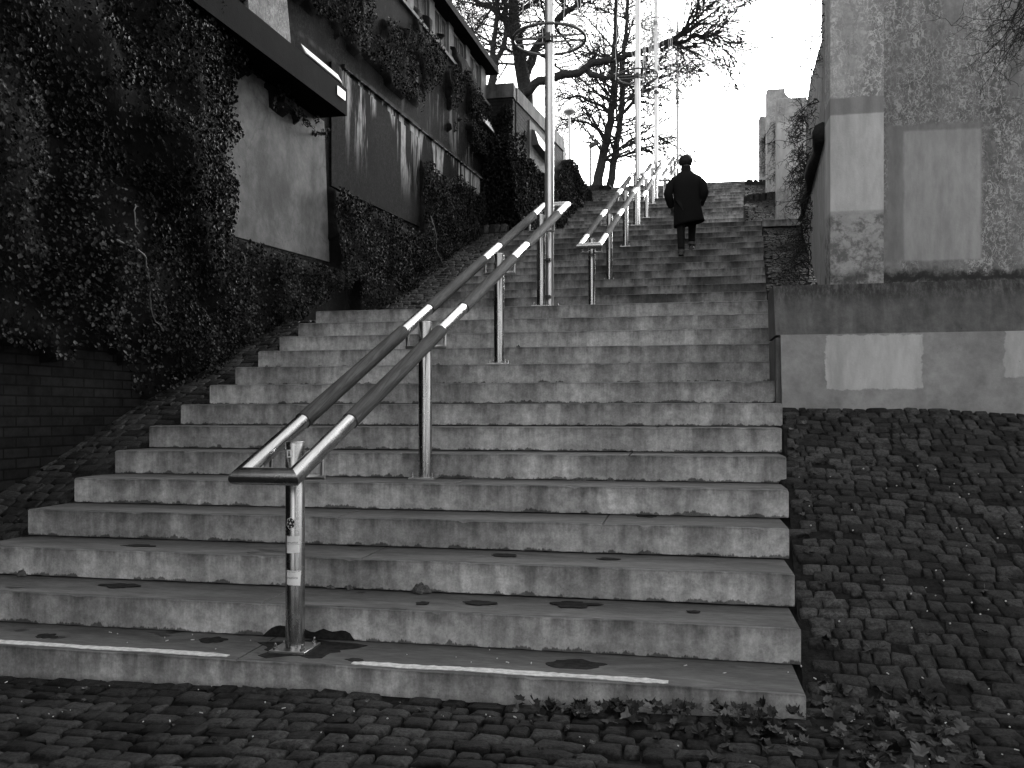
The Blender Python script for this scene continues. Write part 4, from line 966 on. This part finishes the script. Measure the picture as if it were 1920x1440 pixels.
def shoe(x,y,z,tilt):
    m=MB(); secs=[(-.085,.036,.06),(-.05,.043,.085),(0,.042,.09),(.06,.046,.06),(.12,.05,.045),(.165,.042,.035),(.185,.02,.02)]; V=[];n=12
    for (dy,hw,hh) in secs:
        for k in range(n):
            a=2*PI*k/n; zz=max(0,math.sin(a))*hh+(-.0 if math.sin(a)>0 else -.0); V.append((x+hw*math.cos(a),y+dy,z+zz+tilt*max(0,.12-dy)))
    Fc=[]
    for i in range(len(secs)-1):
        for k in range(n): j=(k+1)%n; Fc.append((i*n+k,i*n+j,(i+1)*n+j,(i+1)*n+k))
    Fc+=[tuple(range(n))[::-1],tuple(range((len(secs)-1)*n,len(secs)*n))]
    m.add(V,Fc); m.lathe((x,y-.02,z+.05+tilt*.1),[(.046,0),(.046,.06),(.052,.085)],12)
    o=mo('shoe',m.V,m.F,M_shoe,None,smooth=True,sharp=50); o.parent=person
shoe(-.045,.02,.004,.25); shoe(.14,.42,H+.004,.12)
# coat: lofted rings, open hem kicked out on the right, collar, sleeves
def loft(secs,n=28,seed=1,fold=.0):
    r=random.Random(seed); V=[];Fc=[]; ph=[r.uniform(0,6) for _ in range(4)]
    for i,(z,cx,cy,hw,hd,tz) in enumerate(secs):
        for k in range(n):
            a=2*PI*k/n; w=1+fold*(1-i/len(secs))*(math.sin(3*a+ph[0])+.6*math.sin(5*a+ph[1]+i*.4)); c_,s_=math.cos(a),math.sin(a)
            e=2.6; rr_2=(abs(c_)**e+abs(s_)**e)**(-1/e)
            V.append((cx+hw*w*c_*rr_2,cy+hd*w*s_*rr_2,z+tz*c_))
    for i in range(len(secs)-1):
        for k in range(n): j=(k+1)%n; Fc.append((i*n+k,i*n+j,(i+1)*n+j,(i+1)*n+k))
    return V,Fc
secs=[(.60,.085,.15,.255,.18,.05),(.64,.08,.15,.252,.178,.045),(.80,.068,.15,.238,.17,.02),(.95,.055,.155,.225,.165,0),(1.08,.05,.165,.215,.155,0),(1.22,.045,.185,.225,.16,0),(1.33,.042,.21,.232,.158,0),(1.40,.04,.23,.215,.145,0),(1.45,.04,.245,.175,.125,0),(1.49,.04,.26,.13,.105,0),(1.525,.038,.272,.09,.085,0),(1.585,.037,.285,.084,.08,0),(1.62,.036,.295,.076,.074,0)]
V,Fc=loft(secs,32,3,.03); 
V2,F2=loft([(z,cx,cy,hw-.012,hd-.012,tz) for z,cx,cy,hw,hd,tz in secs],32,3,.03); n=len(V); V+=V2; Fc+=[tuple(reversed([i+n for i in f])) for f in F2]
for k in range(32): j=(k+1)%32; Fc.append((k,n+k,n+j,j)); a=n-32+k;b=n-32+j; Fc.append((a,b,b+n,a+n))
co=mo('coat',V,Fc,M_coat,None,smooth=True); co.parent=person
for s,(sh,el,wr) in ((-1,((-.125,.225,1.375),(-.262,.13,1.12),(-.20,.25,.935))),(1,((.205,.225,1.375),(.34,.13,1.12),(.275,.25,.945)))):
    P=[Vector(sh),Vector(sh).lerp(Vector(el),.5)+Vector((s*.025,0,.02)),Vector(el),Vector(el).lerp(Vector(wr),.5),Vector(wr)]
    Q,S_=densify(P,[.085,.085,.076,.068,.06],3,random.Random(3),.004); o=MB().tube(Q,S_,14); oo=mo('sleeve',o.V,o.F,M_coat,None,smooth=True,sharp=70); oo.parent=person
# right pocket flap that sticks out
o=MB().hexa([(.27,.12,.96),(.335,.13,.99),(.335,.2,.99),(.27,.2,.96),(.27,.12,1.07),(.36,.13,1.06),(.36,.2,1.06),(.27,.2,1.07)]); oo=mo('pocket_flap',o.V,o.F,M_coat,None); oo.parent=person
# hair
r=random.Random(12); V=[];Fc=[];nn,mm=26,16
for i in range(mm+1):
    th=PI*.73*i/mm
    for k in range(nn):
        a=2*PI*k/nn; R_=.113+.014*noise.noise(Vector((math.cos(a)*2.2,math.sin(a)*2.2,i*.35)))+.007*noise.noise(Vector((math.cos(a)*6,math.sin(a)*6,i)))
        if math.sin(a)>.35 and th>PI*.38: R_*=.80
        V.append((hx0+R_*1.04*math.sin(th)*math.cos(a),hy0-.006+R_*1.05*math.sin(th)*math.sin(a),hz0+.012+R_*1.02*math.cos(th)))
for i in range(mm):
    for k in range(nn): j=(k+1)%nn; Fc.append((i*nn+k,i*nn+j,(i+1)*nn+j,(i+1)*nn+k))
Fc.append(tuple(range(nn))[::-1])
ho=mo('hair',V,Fc,M_hair,None,smooth=True); ho.parent=person
# ------------------------------------------------------------------ litter, leaves, damp patches
def leaf_lobes(r,s):
    base=[(0,-.5),(.2,-.36),(.42,-.38),(.40,-.12),(.55,.05),(.38,.18),(.36,.42),(.17,.40),(0,.62),(-.17,.40),(-.36,.42),(-.38,.18),(-.55,.05),(-.40,-.12),(-.42,-.38),(-.2,-.36)]
    k=r.uniform(.75,1.1); return [(a*s*k,b*s) for a,b in base]
def dead_leaf(m,r,p,s,up=.25):
    ax=Vector((r.gauss(0,up),r.gauss(0,up)-up*.6,1)).normalized(); t1=ax.cross(Vector((math.cos(r.random()*6.28),math.sin(r.random()*6.28),0))).normalized(); t2=ax.cross(t1)
    cu,cv=r.uniform(-1.6,3.0)/s*.6,r.uniform(-1.6,3.0)/s*.6; L=leaf_lobes(r,s); n0=len(m.V); m.V.append(tuple(p))
    for (a,b) in L: m.V.append(tuple(Vector(p)+t1*a+t2*b+ax*(cu*a*a+cv*b*b+r.uniform(-.004,.006))))
    n=len(L)
    for i in range(n): m.F.append((n0,n0+1+i,n0+1+(i+1)%n))
    st=[Vector(p)-t2*s*.45]; q=st[0]-t2*s*.5+ax*r.uniform(0,.02)
    m.tube([st[0],q],.0012,3)
r=random.Random(77); m=MB()
for _ in range(230):
    t_=r.random(); x=-.75+1.9*(t_**.75); w_=.05+.30*max(0,(x+.7)/1.7)
    y=3.93-abs(r.gauss(0,w_)); 
    if x>.55: y=r.uniform(3.4,4.25)
    z=(pave(x,y) if x<.56 or y<3.95 else rsl(x,y))+r.uniform(.012,.03)+(.05*max(0,1-abs(y-3.85)/.15) if x>-.3 else 0)*r.random()
    dead_leaf(m,r,(x,y,z),r.uniform(.035,.07),.38)
for _ in range(70):
    x=r.uniform(.6,3.2); y=r.uniform(3.4,7.0); x=max(x,xRf(y)+.08) if r.random()<.5 else xRf(y)+r.uniform(.06,.25); dead_leaf(m,r,(x,y,rsl(x,y)+.018),r.uniform(.03,.06),.35)
for _ in range(26):
    x=r.uniform(-3.6,-.3); y=r.uniform(3.2,3.9); dead_leaf(m,r,(x,y,pave(x,y)+.015),r.uniform(.015,.035),.2)
for _ in range(22):
    y=r.uniform(4.6,9.5); x=xLf(y)-r.uniform(.08,.6); dead_leaf(m,r,(x,y,lr1(x,y)+.018),r.uniform(.025,.05),.3)
for _ in range(120):
    y=r.uniform(9.8,17.5); x=r.uniform(1.0+.0785*(y-9.9)+.08,wing(y)); dead_leaf(m,r,(x,y,rr(x,y)+.02),r.uniform(.03,.06),.2)
for _ in range(90):
    y=r.uniform(18.2,30); x=1.5+.074*(y-20)+r.uniform(.0,.9); dead_leaf(m,r,(x,y,pitch(y)+.07),r.uniform(.04,.08),.2)
m.make('fallen_leaves',M_dry,label='drift of curled dry leaves heaped against the right end of the bottom step',cat='leaves',kind='stuff',loc=(.3,3.8,.06))
m=MB(); r=random.Random(31)
for _ in range(90):
    x=r.uniform(-3.8,1.4); y=r.uniform(3.25,3.93) if r.random()<.7 else 4.0; 
    z=pave(x,y)+.012 if y<3.95 else H+.004
    if y==4.0: y=r.uniform(4.1,4.38)
    a=r.uniform(0,PI); L=r.choice([.004,.005,.006,.018]); m.tube([(x,y,z),(x+L*math.cos(a),y+L*math.sin(a),z+.001)],r.uniform(.0022,.0036),5)
for _ in range(60):
    x=r.uniform(.7,2.6); y=r.uniform(4.0,6.5); m.tube([(x,y,rsl(x,y)+.014),(x+.006,y+.002,rsl(x,y)+.017)],r.uniform(.002,.005),5)
m.make('litter',M_tape,label='scattered pale crumbs and cigarette ends on the cobbles',cat='litter',kind='stuff',loc=(-1,3.7,.05))
# damp patches
def damp(u,v,n,w,d,seed,lab):
    r=random.Random(seed); z=n*H+.0012; rr0=ray(u,v); y=(z-EYE)/(rr0[2]/rr0[1]); x=rr0[0]/rr0[1]*y; pts=[]
    y=min(max(y,y_n(n)+d/2+.015),y_n(n+1)-d/2-.01)
    for k in range(26):
        a=2*PI*k/26; q=1+.55*noise.noise(Vector((math.cos(a)*1.7+seed*3.1,math.sin(a)*1.7,seed*1.7)))+.1*r.uniform(-1,1); pts.append((x+w/2*q*math.cos(a),y+d/2*q*math.sin(a),z))
    MB().prism(pts,(0,0,.0022)).make('damp_patch',M_wet,label=lab,cat='stain',loc=(x,y,z))
damp(590,1205,1,.50,.34,1,'large dark damp stain round the foot of the first handrail post')
V=[];r=random.Random(3);z0=H+.004;ys=y_n(2)-.0035
xa=at(600,1200,ys).x; n=22; pts=[(xa-.34,ys,z0),(xa+.20,ys,z0)]
for k in range(n): a=k/(n-1); pts.append((xa+.20-.54*a,ys,z0+.06*math.sin(PI*a)**.5*(1+.35*math.sin(9*a+1)+.2*math.sin(23*a))+r.uniform(-.003,.003)+.004))
MB().prism(pts,(0,.003,0)).make('damp_patch',M_wet,label='dark damp patch spreading up the riser behind the first post',cat='stain',loc=(xa,ys,z0))
damp(85,1193,1,.13,.10,2,'dark damp spot on the bottom step at the left edge'); damp(400,1200,1,.15,.11,3,'dark damp spot on the bottom step left of the first post')
damp(1080,1245,1,.30,.15,4,'wide dark damp patch behind the right hand marking strip'); damp(225,1098,2,.26,.13,5,'dark damp patch on the second step far left of the post')
damp(1075,1133,2,.26,.15,6,'dark damp patch on the second step, right half'); damp(900,1130,2,.2,.10,7,'irregular dark damp patch in the middle of the second step')
damp(793,1131,2,.08,.07,8,'small dark leaf shaped spot on the second step'); damp(945,1041,3,.16,.10,9,'dark damp patch on the third step near its middle')
damp(1140,1048,3,.12,.08,10,'dark damp patch on the third step toward the right'); damp(1210,965,4,.13,.08,11,'dark damp spot on the fourth step'); damp(260,1023,3,.2,.08,12,'dark damp streak on the third step at the left')
damp(665,1237,1,.09,.05,13,'small dark mark between the two marking strips'); damp(1300,1147,2,.07,.06,14,'small dark mark near the right end of the second step')
# moss tufts where risers meet treads
def moss(u,n,w,h_,seed,lab):
    r=random.Random(seed); y=y_n(n)-.004; rr0=ray(u,0); x=rr0[0]/rr0[1]*y; z=(n-1)*H; V=[];Fc=[];a_,b_=14,7
    for i in range(a_+1):
        for j in range(b_+1):
            s=-1+2*i/a_; q=PI*j/b_/1.0; hh=h_*(1-s*s)*(1+.5*noise.noise(Vector((s*3,seed,j*.4)))); V.append((x+s*w/2,y-hh*.9*math.cos(q/2)*1.0+.004,z+hh*math.sin(q/2)+.001))
    for i in range(a_):
        for j in range(b_): k=i*(b_+1)+j; Fc.append((k,k+1,k+b_+2,k+b_+1))
    mo('moss_tuft',V,Fc,M_moss,smooth=True,label=lab,cat='moss',loc=(x,y,z))
M_moss=simple('moss',.09,.95,spec=.1,var=.6,scale=60,bumpd=.02)
moss(790,3,.13,.055,1,'largest moss tuft, on the second step right of the post'); moss(655,3,.05,.028,2,'small dark moss tuft beside the first post'); moss(620,3,.07,.02,3,'low moss smear just right of the first post')
moss(1085,6,.12,.022,4,'low moss tuft at the back of the fifth step'); moss(1145,6,.07,.025,5,'small moss tuft right of the low one on the fifth step'); moss(972,12,.07,.05,6,'moss tuft high on the flight beside the third post'); moss(400,8,.12,.02,7,'low moss at the left end of the seventh step'); moss(42,3,.07,.04,8,'dark moss tuft at the far left of the second step'); moss(900,6,.2,.012,9,'thin line of moss behind the second post')
# ------------------------------------------------------------------ house blocks added behind the viewpoint for steel reflections and bounced light
for (a,b,lab) in ((-26,-6.5,'added unseen house block left of the opening, pale to bounce light'),(6.0,26,'added unseen house block right of the opening, pale to bounce light')):
    root=thing('added_house',lab,'added house block',((a+b)/2,-12,0)); MB().box(a,b,-26,-9,0,7.5).make('wall',M_hs,root)
    for zz in (1.4,4.6):
        x=a+1.2
        while x<b-1.6: MB().box(x,x+1.1,-9.02,-8.96,zz,zz+1.7).make('window',M_glass,root); x+=2.4
    MB().box(a-.3,b+.3,-26.3,-8.7,7.501,7.8).make('roof',M_roof,root)
# ------------------------------------------------------------------ camera, light, world
cam=bpy.data.cameras.new('camera'); co_=bpy.data.objects.new('camera',cam); COL.objects.link(co_); SC.camera=co_
co_.location=(0,0,EYE); co_.rotation_euler=(PI/2,0,TH); cam.sensor_width=36; cam.lens=F/1920*36; cam.shift_y=(HOR-720)/1920; cam.clip_end=2000; cam.clip_start=.05
w=bpy.data.worlds.new('World'); SC.world=w; w.use_nodes=True; nt=w.node_tree
EL,AZ=math.radians(22),math.radians(15)      # azimuth measured clockwise from +y: low behind bright cloud beyond the top of the stairs
sky=nt.nodes.new('ShaderNodeTexSky'); sky.sky_type='NISHITA'; sky.sun_disc=False; sky.sun_elevation=EL; sky.sun_rotation=AZ; sky.dust_density=4.0; sky.air_density=1.5; sky.ozone_density=1.0
bw=nt.nodes.new('ShaderNodeRGBToBW'); nt.links.new(sky.outputs[0],bw.inputs[0]); bg=nt.nodes['Background']; nt.links.new(bw.outputs[0],bg.inputs[0]); bg.inputs[1].default_value=.15
sun=bpy.data.lights.new('sun','SUN'); sun.energy=1.0; sun.angle=math.radians(16); so=bpy.data.objects.new('sun',sun); COL.objects.link(so)
d=Vector((math.sin(AZ)*math.cos(EL),math.cos(AZ)*math.cos(EL),math.sin(EL))); so.rotation_euler=d.to_track_quat('Z','Y').to_euler(); so.location=(0,-5,20)
SC.view_settings.view_transform='Standard'; SC.view_settings.look='None'; SC.view_settings.exposure=1.8; SC.view_settings.gamma=1
SC.render.engine='CYCLES'
